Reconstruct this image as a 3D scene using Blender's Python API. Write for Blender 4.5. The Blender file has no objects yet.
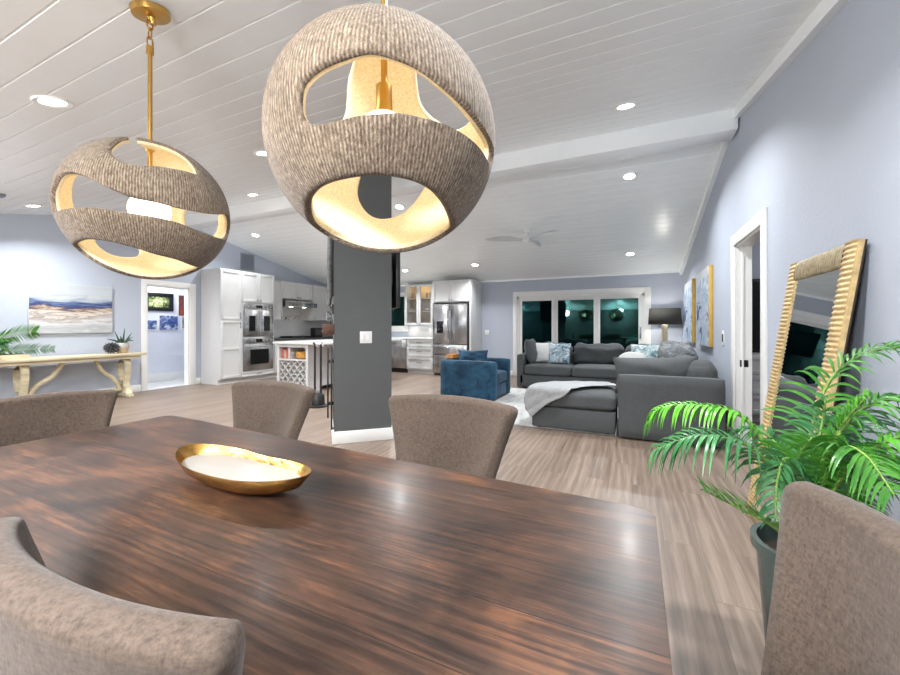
import bpy, bmesh, math, random
from mathutils import Vector, Matrix, noise as mnoise
random.seed(7)
PI = math.pi
SC = bpy.context.scene
COL = SC.collection

# ------------------------------------------------------------------ colours and materials
def lin(c):
    return tuple(((v/255)/12.92 if v/255 <= .04045 else ((v/255+.055)/1.055)**2.4) for v in c) + (1.0,)

class NT:
    """small node-tree builder"""
    def __init__(s, name):
        s.m = bpy.data.materials.new(name); s.m.use_nodes = True
        s.t = s.m.node_tree; s.t.nodes.clear()
        s.out = s.t.nodes.new('ShaderNodeOutputMaterial')
    def n(s, typ, **kw):
        nd = s.t.nodes.new('ShaderNode'+typ)
        for k, v in kw.items(): setattr(nd, k, v)
        return nd
    def l(s, a, b): s.t.links.new(a, b)
    def put(s, sock, v):
        if isinstance(v, bpy.types.NodeSocket): s.l(v, sock)
        elif v is not None: sock.default_value = v
    def obj(s, scale=(1, 1, 1), loc=(0, 0, 0), rot=(0, 0, 0), kind='Object'):
        tc = s.n('TexCoord'); mp = s.n('Mapping')
        mp.inputs['Scale'].default_value = scale; mp.inputs['Location'].default_value = loc; mp.inputs['Rotation'].default_value = rot
        s.l(tc.outputs[kind], mp.inputs['Vector']); return mp.outputs['Vector']
    def noise(s, vec, scale=5, detail=4, rough=.55, dist=0):
        nd = s.n('TexNoise'); s.l(vec, nd.inputs['Vector'])
        nd.inputs['Scale'].default_value = scale; nd.inputs['Detail'].default_value = detail
        nd.inputs['Roughness'].default_value = rough; nd.inputs['Distortion'].default_value = dist
        return nd.outputs['Fac']
    def ramp(s, fac, stops, interp='LINEAR'):
        nd = s.n('ValToRGB'); s.l(fac, nd.inputs['Fac']); cr = nd.color_ramp; cr.interpolation = interp
        while len(cr.elements) < len(stops): cr.elements.new(.5)
        for e, (p, c) in zip(cr.elements, stops): e.position = p; e.color = c if len(c) == 4 else lin(c)
        return nd.outputs['Color']
    def mix(s, fac, a, b, mode='MIX'):
        nd = s.n('Mix'); nd.data_type = 'RGBA'; nd.blend_type = mode
        s.put(nd.inputs[0], fac); s.put(nd.inputs[6], a); s.put(nd.inputs[7], b); return nd.outputs[2]
    def math(s, op, a, b=None, c=None):
        nd = s.n('Math', operation=op); s.put(nd.inputs[0], a)
        if b is not None: s.put(nd.inputs[1], b)
        if c is not None: s.put(nd.inputs[2], c)
        return nd.outputs[0]
    def sep(s, v):
        nd = s.n('SeparateXYZ'); s.l(v, nd.inputs[0]); return nd.outputs
    def comb(s, x, y, z):
        nd = s.n('CombineXYZ'); s.put(nd.inputs[0], x); s.put(nd.inputs[1], y); s.put(nd.inputs[2], z); return nd.outputs[0]
    def bump(s, h, strength=.3, dist=.01):
        nd = s.n('Bump'); s.l(h, nd.inputs['Height']); nd.inputs['Strength'].default_value = strength; nd.inputs['Distance'].default_value = dist
        return nd.outputs['Normal']
    def bsdf(s, color, rough=.5, metal=0, normal=None, spec=.5, coat=0, sheen=0, **kw):
        b = s.n('BsdfPrincipled'); s.put(b.inputs['Base Color'], color); s.put(b.inputs['Roughness'], rough)
        b.inputs['Metallic'].default_value = metal; b.inputs['Specular IOR Level'].default_value = spec
        b.inputs['Coat Weight'].default_value = coat; b.inputs['Coat Roughness'].default_value = .15
        b.inputs['Sheen Weight'].default_value = sheen
        if normal is not None: s.l(normal, b.inputs['Normal'])
        for k, v in kw.items(): s.put(b.inputs[k], v)
        return b.outputs[0]
    def done(s, sh): s.l(sh, s.out.inputs['Surface']); return s.m

def simple(name, c, rough=.5, metal=0, var=.06, scale=8, stretch=(1, 1, 1), bump=0, bscale=60, bdist=.004, **kw):
    t = NT(name); v = t.obj(stretch)
    f = t.noise(v, scale, 4)
    lo = tuple(x*(1-var) for x in lin(c)[:3])+(1,); hi = tuple(min(1, x*(1+var)) for x in lin(c)[:3])+(1,)
    col = t.ramp(f, [(.3, lo), (.7, hi)])
    nrm = t.bump(t.noise(v, bscale, 3), bump, bdist) if bump else None
    return t.done(t.bsdf(col, rough, metal, nrm, **kw))

def emit(name, c, strength):
    t = NT(name); e = t.n('Emission'); e.inputs[0].default_value = lin(c); e.inputs[1].default_value = strength
    return t.done(e.outputs[0])

def fabric(name, c, c2, rough=.95, scale=190, weave=600, sheen=.1, bump=.2):
    t = NT(name); v = t.obj()
    a = t.noise(t.obj((1, 1, .35)), scale, 5, .7); b = t.noise(t.obj((.35, .35, 1)), scale, 5, .7)
    big = t.noise(v, 4, 3)
    f = t.math('ADD', t.math('MULTIPLY', t.math('ADD', a, b), .42), t.math('MULTIPLY', big, .16))
    col = t.ramp(f, [(.3, c), (.7, c2)])
    nrm = t.bump(t.noise(v, weave, 2), bump, .002)
    return t.done(t.bsdf(col, rough, 0, nrm, spec=.2, sheen=sheen))

def floor_mat():
    t = NT('oak plank floor'); v = t.obj(); o = t.sep(v)
    uv = t.comb(o[1], o[0], 0.0)
    br = t.n('TexBrick'); br.offset = .37; br.offset_frequency = 2
    t.l(uv, br.inputs['Vector']); br.inputs['Scale'].default_value = 1
    br.inputs['Brick Width'].default_value = 1.25; br.inputs['Row Height'].default_value = .165
    br.inputs['Mortar Size'].default_value = .0022; br.inputs['Mortar Smooth'].default_value = .3; br.inputs['Bias'].default_value = 0
    br.inputs['Color1'].default_value = (0, 0, 0, 1); br.inputs['Color2'].default_value = (1, 1, 1, 1); br.inputs['Mortar'].default_value = (.5, .5, .5, 1)
    per = br.outputs['Color']
    shift = t.math('MULTIPLY', t.sep(per)[0], 7.0)
    gv = t.comb(t.math('MULTIPLY', o[0], 44), t.math('ADD', t.math('MULTIPLY', o[1], 2.2), shift), shift)
    g = t.noise(gv, 1.0, 6, .65, .6)
    fl = t.n('TexWave'); fl.wave_type = 'BANDS'; fl.bands_direction = 'X'
    t.l(t.comb(t.math('MULTIPLY', o[0], 3.2), t.math('ADD', t.math('MULTIPLY', o[1], .35), shift), shift), fl.inputs['Vector'])
    fl.inputs['Scale'].default_value = 1.6; fl.inputs['Distortion'].default_value = 9; fl.inputs['Detail'].default_value = 2; fl.inputs['Detail Scale'].default_value = .8
    grain = t.ramp(g, [(.32, (102, 88, 77)), (.5, (127, 110, 98)), (.68, (150, 134, 122))])
    veins = t.ramp(fl.outputs['Fac'], [(.0, (126, 110, 98)), (.6, (146, 129, 116)), (1, (176, 160, 147))])
    c = t.mix(.3, grain, veins)
    tone = t.ramp(t.sep(per)[0], [(0, (226, 222, 218)), (1, (255, 254, 252))])
    c = t.mix(1.0, c, tone, 'MULTIPLY')
    c = t.mix(br.outputs['Fac'], c, lin((106, 93, 83)))
    hgt = t.math('SUBTRACT', t.math('MULTIPLY', g, .25), br.outputs['Fac'])
    return t.done(t.bsdf(c, t.math('ADD', t.math('MULTIPLY', g, .2), .3), 0, t.bump(hgt, .18, .003), spec=.45))

def table_mat():
    t = NT('dark stained plank wood'); v = t.obj(); o = t.sep(v)
    row = t.math('DIVIDE', o[1], .138)
    idx = t.math('FLOOR', row); fr = t.math('FRACT', row)
    wn = t.n('TexWhiteNoise'); wn.noise_dimensions = '1D'; t.l(idx, wn.inputs['W']); rnd = wn.outputs['Value']
    sh = t.math('MULTIPLY', rnd, 9.0)
    xx = t.math('ADD', o[0], sh)
    g = t.noise(t.comb(t.math('MULTIPLY', xx, 5.0), t.math('MULTIPLY', o[1], 110), sh), 1, 5, .7, .25)
    wv = t.n('TexWave'); wv.wave_type = 'BANDS'; wv.bands_direction = 'Y'
    t.l(t.comb(t.math('MULTIPLY', xx, 1.5), t.math('MULTIPLY', o[1], 7.5), sh), wv.inputs['Vector'])
    wv.inputs['Scale'].default_value = 1.9; wv.inputs['Distortion'].default_value = 9; wv.inputs['Detail'].default_value = 1.5
    wv.inputs['Detail Scale'].default_value = .9; wv.inputs['Detail Roughness'].default_value = .4
    rline = t.ramp(wv.outputs['Fac'], [(0, (.12, .1, .1, 1)), (.22, (.45, .4, .38, 1)), (.5, (1, 1, 1, 1)), (1, (1, 1, 1, 1))])
    fig = t.ramp(t.noise(t.comb(t.math('MULTIPLY', xx, .9), t.math('MULTIPLY', o[1], 3.0), sh), 1.1, 2, .5), [(.44, (0, 0, 0, 1)), (.6, (1, 1, 1, 1))])
    big = t.noise(t.comb(t.math('MULTIPLY', xx, 2.2), t.math('MULTIPLY', o[1], 9.0), sh), 1.4, 6, .68, .5)
    cloud = t.noise(t.obj(), 2.2, 4, .6, .6)
    f = t.math('ADD', t.math('MULTIPLY', g, .36), t.math('ADD', t.math('MULTIPLY', big, .38), t.math('MULTIPLY', cloud, .42)))
    c = t.ramp(f, [(.4, (22, 17, 15)), (.5, (40, 29, 24)), (.59, (66, 45, 34)), (.71, (114, 74, 47))])
    c = t.mix(t.math('MULTIPLY', t.sep(fig)[0], .5), c, rline, 'MULTIPLY')
    knot = t.n('TexVoronoi'); t.l(t.comb(t.math('MULTIPLY', o[0], 3.2), t.math('MULTIPLY', o[1], 7), 0.0), knot.inputs['Vector']); knot.inputs['Scale'].default_value = 1.0
    kn = t.ramp(knot.outputs['Distance'], [(0, (0, 0, 0, 1)), (.09, (1, 1, 1, 1))])
    c = t.mix(.55, c, kn, 'MULTIPLY')
    seam = t.math('LESS_THAN', fr, .018)
    c = t.mix(t.math('MULTIPLY', seam, .75), c, lin((18, 13, 12)))
    r = t.math('ADD', t.math('MULTIPLY', cloud, .3), .2)
    hgt = t.math('SUBTRACT', t.math('MULTIPLY', g, .5), seam)
    return t.done(t.bsdf(c, r, 0, t.bump(hgt, .22, .003), spec=.42, coat=.05))

def rope_mat():
    t = NT('wound jute rope'); v = t.obj(); o = t.sep(v)
    ang = t.math('ARCTAN2', o[1], o[0])
    wob = t.noise(v, 9, 2)
    s = t.math('SINE', t.math('ADD', t.math('MULTIPLY', ang, 210), t.math('MULTIPLY', wob, 7)))
    n = t.noise(t.obj((1, 1, .3)), 150, 4, .8); big = t.noise(v, 4, 2)
    f = t.math('ADD', t.math('ADD', t.math('MULTIPLY', s, .07), t.math('MULTIPLY', n, .8)), t.math('MULTIPLY', big, .2))
    c = t.ramp(f, [(.34, (74, 62, 51)), (.5, (114, 99, 84)), (.68, (162, 146, 128))])
    return t.done(t.bsdf(c, .95, 0, t.bump(f, .55, .005), spec=.12, sheen=.15))

def lining_mat():
    t = NT('cream shade lining'); v = t.obj()
    c = t.ramp(t.noise(v, 160, 3, .7), [(.32, (214, 196, 160)), (.68, (240, 228, 200))])
    b = t.bsdf(c, .9, 0, t.bump(t.noise(v, 200, 2), .3, .002), spec=.1)
    return t.done(b)

def steel_mat():
    t = NT('brushed stainless steel'); v = t.obj((1, 1, 1))
    w = t.noise(t.obj((1.0, 1.0, .35)), 3.2, 2, .5, .6)
    c = t.ramp(w, [(.3, (150, 150, 152)), (.6, (205, 205, 206))])
    g = t.noise(t.obj((1, 1, 60)), 20, 2)
    return t.done(t.bsdf(c, .26, 1, t.bump(t.math('ADD', t.math('MULTIPLY', w, 6), t.math('MULTIPLY', g, .05)), .25, .02)))

def painting_blue():
    t = NT('blue white abstract canvas'); v = t.obj(); o = t.sep(v)
    a = t.noise(v, 3.2, 6, .65, 1.2); b = t.noise(t.obj((1, 1, 1), (3, 5, 1)), 1.7, 3, .5, .5)
    band = t.math('SUBTRACT', 1.0, t.math('MULTIPLY', t.math('ABSOLUTE', t.math('SUBTRACT', o[2], .42)), 2.6))
    f = t.math('ADD', t.math('MULTIPLY', a, .75), t.math('MULTIPLY', t.math('MULTIPLY', band, b), .42))
    c = t.ramp(f, [(.3, (206, 212, 218)), (.4, (140, 162, 190)), (.46, (190, 200, 208)), (.53, (84, 104, 150)), (.62, (34, 42, 72))])
    return t.done(t.bsdf(c, .7, spec=.3))

def painting_sea():
    t = NT('abstract seascape canvas'); v = t.obj(); o = t.sep(v)
    a = t.noise(t.obj((1, 1.6, 7)), 2.2, 6, .65, .8); d = t.noise(t.obj((1, 1.2, 3)), 1.5, 3, .5)
    z = t.math('ADD', o[2], t.math('SUBTRACT', t.math('ADD', t.math('MULTIPLY', a, .5), t.math('MULTIPLY', d, .36)), .22))
    c = t.ramp(t.math('MULTIPLY', z, 1.05), [(.16, (196, 198, 200)), (.3, (168, 170, 174)), (.4, (206, 206, 206)), (.5, (160, 146, 140)), (.53, (210, 206, 200)), (.58, (186, 166, 148)), (.63, (104, 88, 90)), (.68, (46, 62, 112)), (.75, (104, 122, 158)), (.82, (168, 176, 184)), (.9, (190, 196, 200)), (1, (184, 190, 196))])
    return t.done(t.bsdf(c, .6, spec=.3))

def pillow_print(name, a, b, c):
    t = NT(name); v = t.obj()
    n = t.noise(v, 9, 4, .6, 1.4)
    col = t.ramp(n, [(.36, a), (.5, b), (.62, c)])
    return t.done(t.bsdf(col, .95, 0, t.bump(t.noise(v, 300, 2), .2, .002), spec=.15))

def velvet(name, c, c2):
    t = NT(name); v = t.obj()
    n = t.noise(v, 5, 4, .6, .7)
    return t.done(t.bsdf(t.ramp(n, [(.34, c), (.66, c2)]), .7, 0, t.bump(t.noise(v, 260, 2), .2, .002), spec=.25, sheen=.08))

def leaf_mat(name, a, b, rough=.35):
    t = NT(name); v = t.obj()
    c = t.ramp(t.noise(v, 12, 3), [(.3, a), (.7, b)])
    d = t.bsdf(c, rough, 0, None, spec=.5)
    tr = t.n('BsdfTranslucent'); t.l(c, tr.inputs['Color'])
    mx = t.n('MixShader'); mx.inputs[0].default_value = .22; t.l(d, mx.inputs[1]); t.l(tr.outputs[0], mx.inputs[2])
    return t.done(mx.outputs[0])

def glass_pane(name, tint, refl, fac):
    t = NT(name)
    g = t.n('BsdfGlossy'); g.inputs['Color'].default_value = lin(refl); g.inputs['Roughness'].default_value = .015
    tr = t.n('BsdfTransparent'); tr.inputs['Color'].default_value = lin(tint)
    mx = t.n('MixShader'); mx.inputs[0].default_value = fac; t.l(tr.outputs[0], mx.inputs[1]); t.l(g.outputs[0], mx.inputs[2])
    return t.done(mx.outputs[0])

def wall_mat():
    t = NT('pale blue grey paint'); v = t.obj()
    n = t.noise(v, 45, 3, .5); big = t.noise(v, 1.2, 2)
    c = t.ramp(big, [(.3, (180, 187, 200)), (.7, (185, 192, 205))])
    return t.done(t.bsdf(c, .6, 0, t.bump(n, .35, .006), spec=.3))

def rug_mat():
    t = NT('pale grey rug pile'); v = t.obj(rot=(0, 0, .6))
    n = t.noise(t.obj((2.2, .5, 1), rot=(0, 0, .6)), 2.6, 6, .7, .8)
    c = t.ramp(n, [(.32, (150, 152, 152)), (.5, (192, 192, 190)), (.68, (214, 213, 210))])
    return t.done(t.bsdf(c, 1, 0, t.bump(t.noise(v, 240, 2), .5, .004), spec=.05))

M = dict(
    wall=wall_mat(), white=simple('white trim paint', (236, 236, 234), .35, var=.02), ceil=simple('white ceiling gloss', (247, 250, 251), .26, var=.01, spec=.45),
    cab=simple('white cabinet lacquer', (206, 206, 206), .35, var=.015), floor=floor_mat(), table=table_mat(),
    fab=fabric('taupe chair tweed', (44, 36, 31), (106, 91, 80)), fabin=fabric('grey tweed side', (72, 66, 62), (112, 106, 100)),
    darkwood=simple('dark turned wood', (46, 32, 26), .4, var=.25, stretch=(1, 1, .15), scale=20),
    rope=rope_mat(), lining=lining_mat(), brass=simple('satin brass', (206, 164, 92), .28, 1, var=.08), pillar=simple('charcoal wall paint', (82, 84, 84), .55, var=.04, bump=.25, bscale=50),
    steel=steel_mat(), chrome=simple('polished chrome', (210, 210, 212), .15, 1, var=.03), black=simple('black metal', (24, 24, 25), .4, var=.15), blackglass=simple('black glass', (14, 15, 17), .12, var=.1),
    sofa=fabric('charcoal sofa weave', (64, 66, 68), (92, 94, 95), scale=170, weave=500), velvet=velvet('navy blue velvet', (20, 48, 70), (42, 84, 110)),
    throw=fabric('light grey knitted throw', (136, 138, 140), (176, 177, 178), scale=60, bump=.6), rug=rug_mat(),
    gold=simple('gilded carved wood', (200, 172, 122), .45, .25, var=.25, scale=26, bump=.4, bscale=60), goldd=simple('antique silver gilt', (164, 150, 122), .5, .35, var=.3, scale=40, bump=.5, bscale=90), mirror=simple('mirror glass', (222, 226, 228), .01, 1, var=0),
    leafb=leaf_mat('bright palm leaf', (70, 150, 34), (112, 188, 58)), leaf=leaf_mat('palm leaf', (38, 98, 30), (84, 146, 52)), leafd=leaf_mat('deep green palm leaf', (34, 88, 48), (78, 138, 82)), stem=simple('palm stem', (112, 140, 60), .5, var=.15),
    pot=simple('dark green grey glazed pot', (70, 82, 78), .25, var=.12), soil=simple('potting soil', (44, 34, 26), .95, var=.3, bump=.6),
    dishw=simple('white enamel', (172, 167, 160), .2, var=.02), dishg=simple('hammered gold', (204, 160, 88), .25, 1, var=.15, scale=30, bump=.5, bscale=34, bdist=.006),
    consol=simple('weathered cream wood', (202, 190, 160), .7, var=.22, stretch=(1, .2, 1), scale=14, bump=.3), graphite=simple('pinecone grey', (70, 70, 72), .6, var=.25, scale=40),
    agave=leaf_mat('blue green succulent', (46, 76, 62), (84, 112, 92)), clay=simple('tan clay', (188, 164, 134), .8, var=.1), paintb=painting_blue(), paints=painting_sea(), canvgold=simple('gold canvas edge', (206, 168, 86), .5, .2, var=.12), canvw=simple('pale canvas edge', (206, 208, 210), .7),
    lampshade=simple('dark woven lamp shade', (72, 70, 64), .9, var=.3, scale=70), pale=simple('pale gold ceramic', (214, 202, 170), .4, var=.05),
    whitepl=fabric('white pillow cloth', (206, 206, 204), (236, 236, 234)), fluffy=fabric('white fluffy pile', (170, 170, 168), (204, 204, 202), bump=1.0, weave=120),
    prnt=pillow_print('grey blue print', (216, 220, 222), (150, 172, 184), (84, 104, 120)), prnt2=pillow_print('pale teal print', (222, 228, 228), (178, 198, 202), (96, 120, 128)),
    darkthrow=pillow_print('dark grey throw cloth', (96, 100, 102), (122, 126, 128), (150, 154, 154)), bulb=emit('frosted lit globe', (255, 238, 208), 3.2), lens=emit('lit downlight lens', (255, 250, 240), 14), dome=emit('fill dome diffuser', (255, 250, 242), 3), hoodl=emit('hood lamp', (255, 244, 220), 6), pane=glass_pane('night glass', (150, 200, 205), (120, 176, 170), .17), paned=glass_pane('dark night glass', (110, 170, 180), (80, 140, 145), .16), clearglass=glass_pane('cabinet glass', (245, 248, 248), (255, 255, 255), .06),
    bottle=simple('dark wine glass', (24, 30, 22), .15, var=.1), tan=simple('tan cabinet interior', (196, 168, 132), .6, var=.08), orange=simple('honey wood', (206, 138, 66), .5, var=.15), redbook=simple('faded red cover', (188, 98, 88), .6, var=.2), amber=simple('amber basket', (196, 140, 60), .6, var=.3, scale=30),
    counter=simple('white quartz', (226, 226, 224), .25, var=.03), counterd=simple('dark stone top', (70, 70, 70), .3, var=.15, scale=30), tile=simple('pale backsplash tile', (206, 206, 208), .3, var=.03), vent=simple('grey vent metal', (140, 146, 158), .5), night=simple('night garden wall', (20, 46, 52), .9, var=.5, stretch=(6, 1, .6), scale=2), patio=simple('night patio', (16, 22, 24), .8, var=.2), teal=simple('teal night fence', (7, 34, 40), .8, var=.35, stretch=(7, 1, .4), scale=2),
    boxwood=simple('warm brown wood', (82, 50, 32), .5, var=.25, stretch=(.3, .3, 2), scale=20), carved=simple('mottled grey black wood', (84, 84, 82), .6, var=.6, scale=34, bump=.7, bscale=50, bdist=.01), plastic=simple('white plastic', (232, 230, 230), .4, var=.02), hall=simple('hall white paint', (224, 228, 236), .6, var=.02), hallfloor=simple('white hall tile', (230, 230, 228), .3, var=.04),
    ph1=pillow_print('green photo print', (214, 214, 170), (130, 150, 90), (60, 66, 52)), ph2=pillow_print('orange photo print', (196, 90, 52), (120, 70, 60), (70, 76, 96)), ph3=pillow_print('blue photo print', (52, 78, 140), (90, 110, 160), (200, 206, 214)), ph4=pillow_print('grey photo print', (90, 92, 96), (140, 140, 140), (200, 198, 194)),
)

# ------------------------------------------------------------------ mesh helpers
class MB:
    def __init__(s): s.bm = bmesh.new(); s.mi = 0
    def _tag(s, faces):
        for f in faces: f.material_index = s.mi
    def box(s, x0, x1, y0, y1, z0, z1, bev=0, seg=2):
        g = bmesh.ops.create_cube(s.bm, size=1)
        vs = g['verts']
        for v in vs: v.co = Vector((x0+(v.co.x+.5)*(x1-x0), y0+(v.co.y+.5)*(y1-y0), z0+(v.co.z+.5)*(z1-z0)))
        fs = set(f for v in vs for f in v.link_faces); s._tag(fs)
        if bev:
            es = list(set(e for v in vs for e in v.link_edges))
            r = bmesh.ops.bevel(s.bm, geom=es, offset=bev, segments=seg, affect='EDGES', profile=.5); s._tag(r['faces'])
        return s
    def ring_loft(s, rings, cap=True, closed=True):
        R = [[s.bm.verts.new(p) for p in r] for r in rings]; n = len(R[0])
        for a, b in zip(R, R[1:]):
            for i in range(n if closed else n-1):
                j = (i+1) % n; f = s.bm.faces.new((a[i], a[j], b[j], b[i])); f.material_index = s.mi
        if cap and closed:
            f = s.bm.faces.new(R[0][::-1]); f.material_index = s.mi
            f = s.bm.faces.new(R[-1]); f.material_index = s.mi
        return s
    def cyl(s, c, r, z0, z1, n=24, r2=None):
        r2 = r if r2 is None else r2
        return s.ring_loft([[(c[0]+q*math.cos(2*PI*i/n), c[1]+q*math.sin(2*PI*i/n), z) for i in range(n)] for q, z in ((r, z0), (r2, z1))])
    def lathe(s, c, prof, n=32, cap=True):
        return s.ring_loft([[(c[0]+r*math.cos(2*PI*i/n), c[1]+r*math.sin(2*PI*i/n), c[2]+z) for i in range(n)] for r, z in prof], cap)
    def tube(s, pts, r, n=8, rx=None):
        pts = [Vector(p) for p in pts]; rings = []
        for i, p in enumerate(pts):
            d = (pts[min(i+1, len(pts)-1)]-pts[max(i-1, 0)]).normalized()
            up = Vector((0, 0, 1)) if abs(d.z) < .95 else Vector((1, 0, 0))
            a = d.cross(up).normalized(); b = a.cross(d)
            q = r[i] if isinstance(r, (list, tuple)) else r
            rings.append([p+a*(q*(rx or 1)*math.cos(2*PI*k/n))+b*(q*math.sin(2*PI*k/n)) for k in range(n)])
        return s.ring_loft(rings)
    def prism(s, poly, axis, a, b):
        """poly: 2-D points; axis x: (y,z), y: (x,z), z: (x,y)"""
        f = {'x': lambda p, t: (t, p[0], p[1]), 'y': lambda p, t: (p[0], t, p[1]), 'z': lambda p, t: (p[0], p[1], t)}[axis]
        return s.ring_loft([[f(p, a) for p in poly], [f(p, b) for p in poly]])
    def grid(s, fn, nu, nv):
        V = [[s.bm.verts.new(fn(i/nu, j/nv)) for i in range(nu+1)] for j in range(nv+1)]
        for j in range(nv):
            for i in range(nu):
                f = s.bm.faces.new((V[j][i], V[j][i+1], V[j+1][i+1], V[j+1][i])); f.material_index = s.mi
        return s
    def sphere(s, c, r, seg=24, rings=14, sc=(1, 1, 1)):
        g = bmesh.ops.create_uvsphere(s.bm, u_segments=seg, v_segments=rings, radius=r)
        for v in g['verts']: v.co = Vector((v.co.x*sc[0]+c[0], v.co.y*sc[1]+c[1], v.co.z*sc[2]+c[2]))
        s._tag(set(f for v in g['verts'] for f in v.link_faces)); return s
    def softbox(s, x0, x1, y0, y1, z0, z1, r=.04, top=.03, wr=0, seed=0, cuts=12, side=.0):
        """upholstered block: rounded edges, crowned top, slight wrinkles"""
        tb = bmesh.new(); bmesh.ops.create_cube(tb, size=2)
        bmesh.ops.subdivide_edges(tb, edges=tb.edges[:], cuts=cuts, use_grid_fill=True)
        allv = tb.verts[:]
        h = Vector(((x1-x0)/2, (y1-y0)/2, (z1-z0)/2)); c = Vector(((x0+x1)/2, (y0+y1)/2, (z0+z1)/2)); r = min(r, min(h)*.98)
        for v in allv:
            u = v.co.copy()
            p = Vector((u.x*h.x, u.y*h.y, u.z*h.z))
            q = Vector((max(-h.x+r, min(h.x-r, p.x)), max(-h.y+r, min(h.y-r, p.y)), max(-h.z+r, min(h.z-r, p.z))))
            d = p-q
            if d.length > 1e-6: p = q+d.normalized()*r
            if u.z > .2: p.z += top*(1-u.x**2)*(1-u.y**2)*min(1, (u.z-.2)/.8)
            if side: p.y += math.copysign(side*(1-u.x**2)*(1-u.z**2), u.y) if abs(u.y) > .5 else 0
            if wr:
                w = p+c
                p += Vector((mnoise.noise(w*5+Vector((seed, 0, 0))), mnoise.noise(w*5+Vector((0, seed, 9))), mnoise.noise(w*6+Vector((3, 0, seed)))))*wr
            v.co = p+c
        s._tag(tb.faces); me = bpy.data.meshes.new('tmp'); tb.to_mesh(me); tb.free(); s.bm.from_mesh(me); bpy.data.meshes.remove(me); return s
    def xf(s, m): bmesh.ops.transform(s.bm, matrix=m, verts=s.bm.verts); return s
    def build(s, name, mats, parent=None, world=False, smooth=True, ang=40, recalc=True):
        if world and parent is not None:
            L = Matrix.Translation(parent.location) @ parent.rotation_euler.to_matrix().to_4x4()
            s.xf(L.inverted())
        bmesh.ops.recalc_face_normals(s.bm, faces=s.bm.faces) if recalc else None
        me = bpy.data.meshes.new(name); s.bm.to_mesh(me); s.bm.free()
        for m in (mats if isinstance(mats, (list, tuple)) else [mats]): me.materials.append(m)
        if smooth:
            for p in me.polygons: p.use_smooth = True
            try: me.set_sharp_from_angle(angle=math.radians(ang))
            except Exception: pass
        o = bpy.data.objects.new(name, me); COL.objects.link(o)
        if parent is not None: o.parent = parent
        return o

def tag(o, label, cat, group=None):
    o['label'] = label; o['category'] = cat
    if group: o['group'] = group
    return o
def thing(name, label, cat, loc=(0, 0, 0), rz=0, group=None):
    o = bpy.data.objects.new(name, None); COL.objects.link(o); o.location = loc; o.rotation_euler = (0, 0, rz); o.empty_display_size = .1
    return tag(o, label, cat, group)
def struct(name, mb, m, **kw):
    o = mb.build(name, m, **kw); o['kind'] = 'structure'; return o
def dup(root, loc, rz=None, label=None, group=None):
    r = root.copy(); COL.objects.link(r); r.location = loc
    if rz is not None: r.rotation_euler = (0, 0, rz)
    if label: r['label'] = label
    if group: r['group'] = group
    for ch in list(root.children):
        c = ch.copy(); COL.objects.link(c); c.parent = r
        for g in list(ch.children):
            d = g.copy(); COL.objects.link(d); d.parent = c
    return r
def mod(o, typ, **kw):
    m = o.modifiers.new(typ.lower(), typ)
    for k, v in kw.items(): setattr(m, k, v)
    return m

# ------------------------------------------------------------------ the room shell
XL, XR, YN, YF = -8.3, .95, -1.4, 9.4
RY, RZ, SN, SF = 4.75, 3.36, .217, .213
def cz(y): return RZ-SN*(RY-y) if y < RY else RZ-SF*(y-RY)

struct('floor', MB().box(XL-1.6, XR+3.2, YN-.2, YF+.1, -.1, 0), M['floor'])
def slope(y0, y1):
    """tongue-and-groove boards running along the ridge; every joint a real V groove"""
    mb = MB(); pts = []; L = abs(y1-y0); n = int(L/.165); w = L/n; sg = 1 if y1 > y0 else -1
    for i in range(n):
        a = y0+sg*i*w
        for dy, dz in ((0, .007), (.006, 0), (w-.006, 0)): yy = a+sg*dy; pts.append((yy, cz(yy)+dz))
    pts.append((y1, cz(y1)+.007)); pts += [(y1, cz(y1)+.12), (y0, cz(y0)+.12)]
    return mb.prism(pts, 'x', XL-.1, XR+.1)
c1 = struct('ceiling', slope(YN-.2, RY), M['ceil'], smooth=False); c2 = struct('ceiling', slope(RY, YF+.2), M['ceil'], smooth=False)
struct('trim_1', MB().box(XL, XR-.012, RY-.14, RY+.14, RZ-.235, RZ-.02, .012), M['ceil'])          # boxed ridge beam

def gable(mb, x0, x1, y0, y1, zb):
    ys = [y0]+([RY] if y0 < RY < y1 else [])+[y1]
    mb.prism([(y0, zb)]+[(y1, zb)]+[(y, cz(y)+.03) for y in reversed(ys)], 'x', x0, x1); return mb
# right wall with a doorway (3.88-4.79, to 2.02)
D0, D1, DH = 3.87, 4.79, 2.02
mb = MB(); gable(mb, XR, XR+.12, YN, D0, 0); gable(mb, XR, XR+.12, D1, YF+.1, 0); gable(mb, XR, XR+.12, D0, D1, DH)
struct('wall_right', mb, M['wall'], smooth=False)
# left wall with a doorway to the hall (4.25-5.03)
H0, H1, HH = 4.25, 5.03, 2.0
mb = MB(); gable(mb, XL-.12, XL, YN, H0, 0); gable(mb, XL-.12, XL, H1, YF+.1, 0); gable(mb, XL-.12, XL, H0, H1, HH)
struct('wall_left', mb, M['wall'], smooth=False)
# far wall with the sliding door (-2.55..0.25) and the sink window
S0, S1, SH = -2.56, .25, 1.94
K0, K1 = -6.95, -5.76
zt = cz(YF)+.03
mb = MB()
for a, b, z0, z1 in ((XL, K0, 0, zt), (K0, K1, 0, 1.2), (K0, K1, 2.1, zt), (K1, S0, 0, zt), (S0, S1, SH, zt), (S1, XR, 0, zt)): mb.box(a, b, YF, YF+.12, z0, z1)
struct('wall_far', mb, M['wall'], smooth=False)
struct('wall_near', MB().box(XL, XR, YN-.1, YN, 0, cz(YN)+.03), M['pillar'], smooth=False)  # unseen wall, charcoal chosen to keep the window reflections dark
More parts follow.
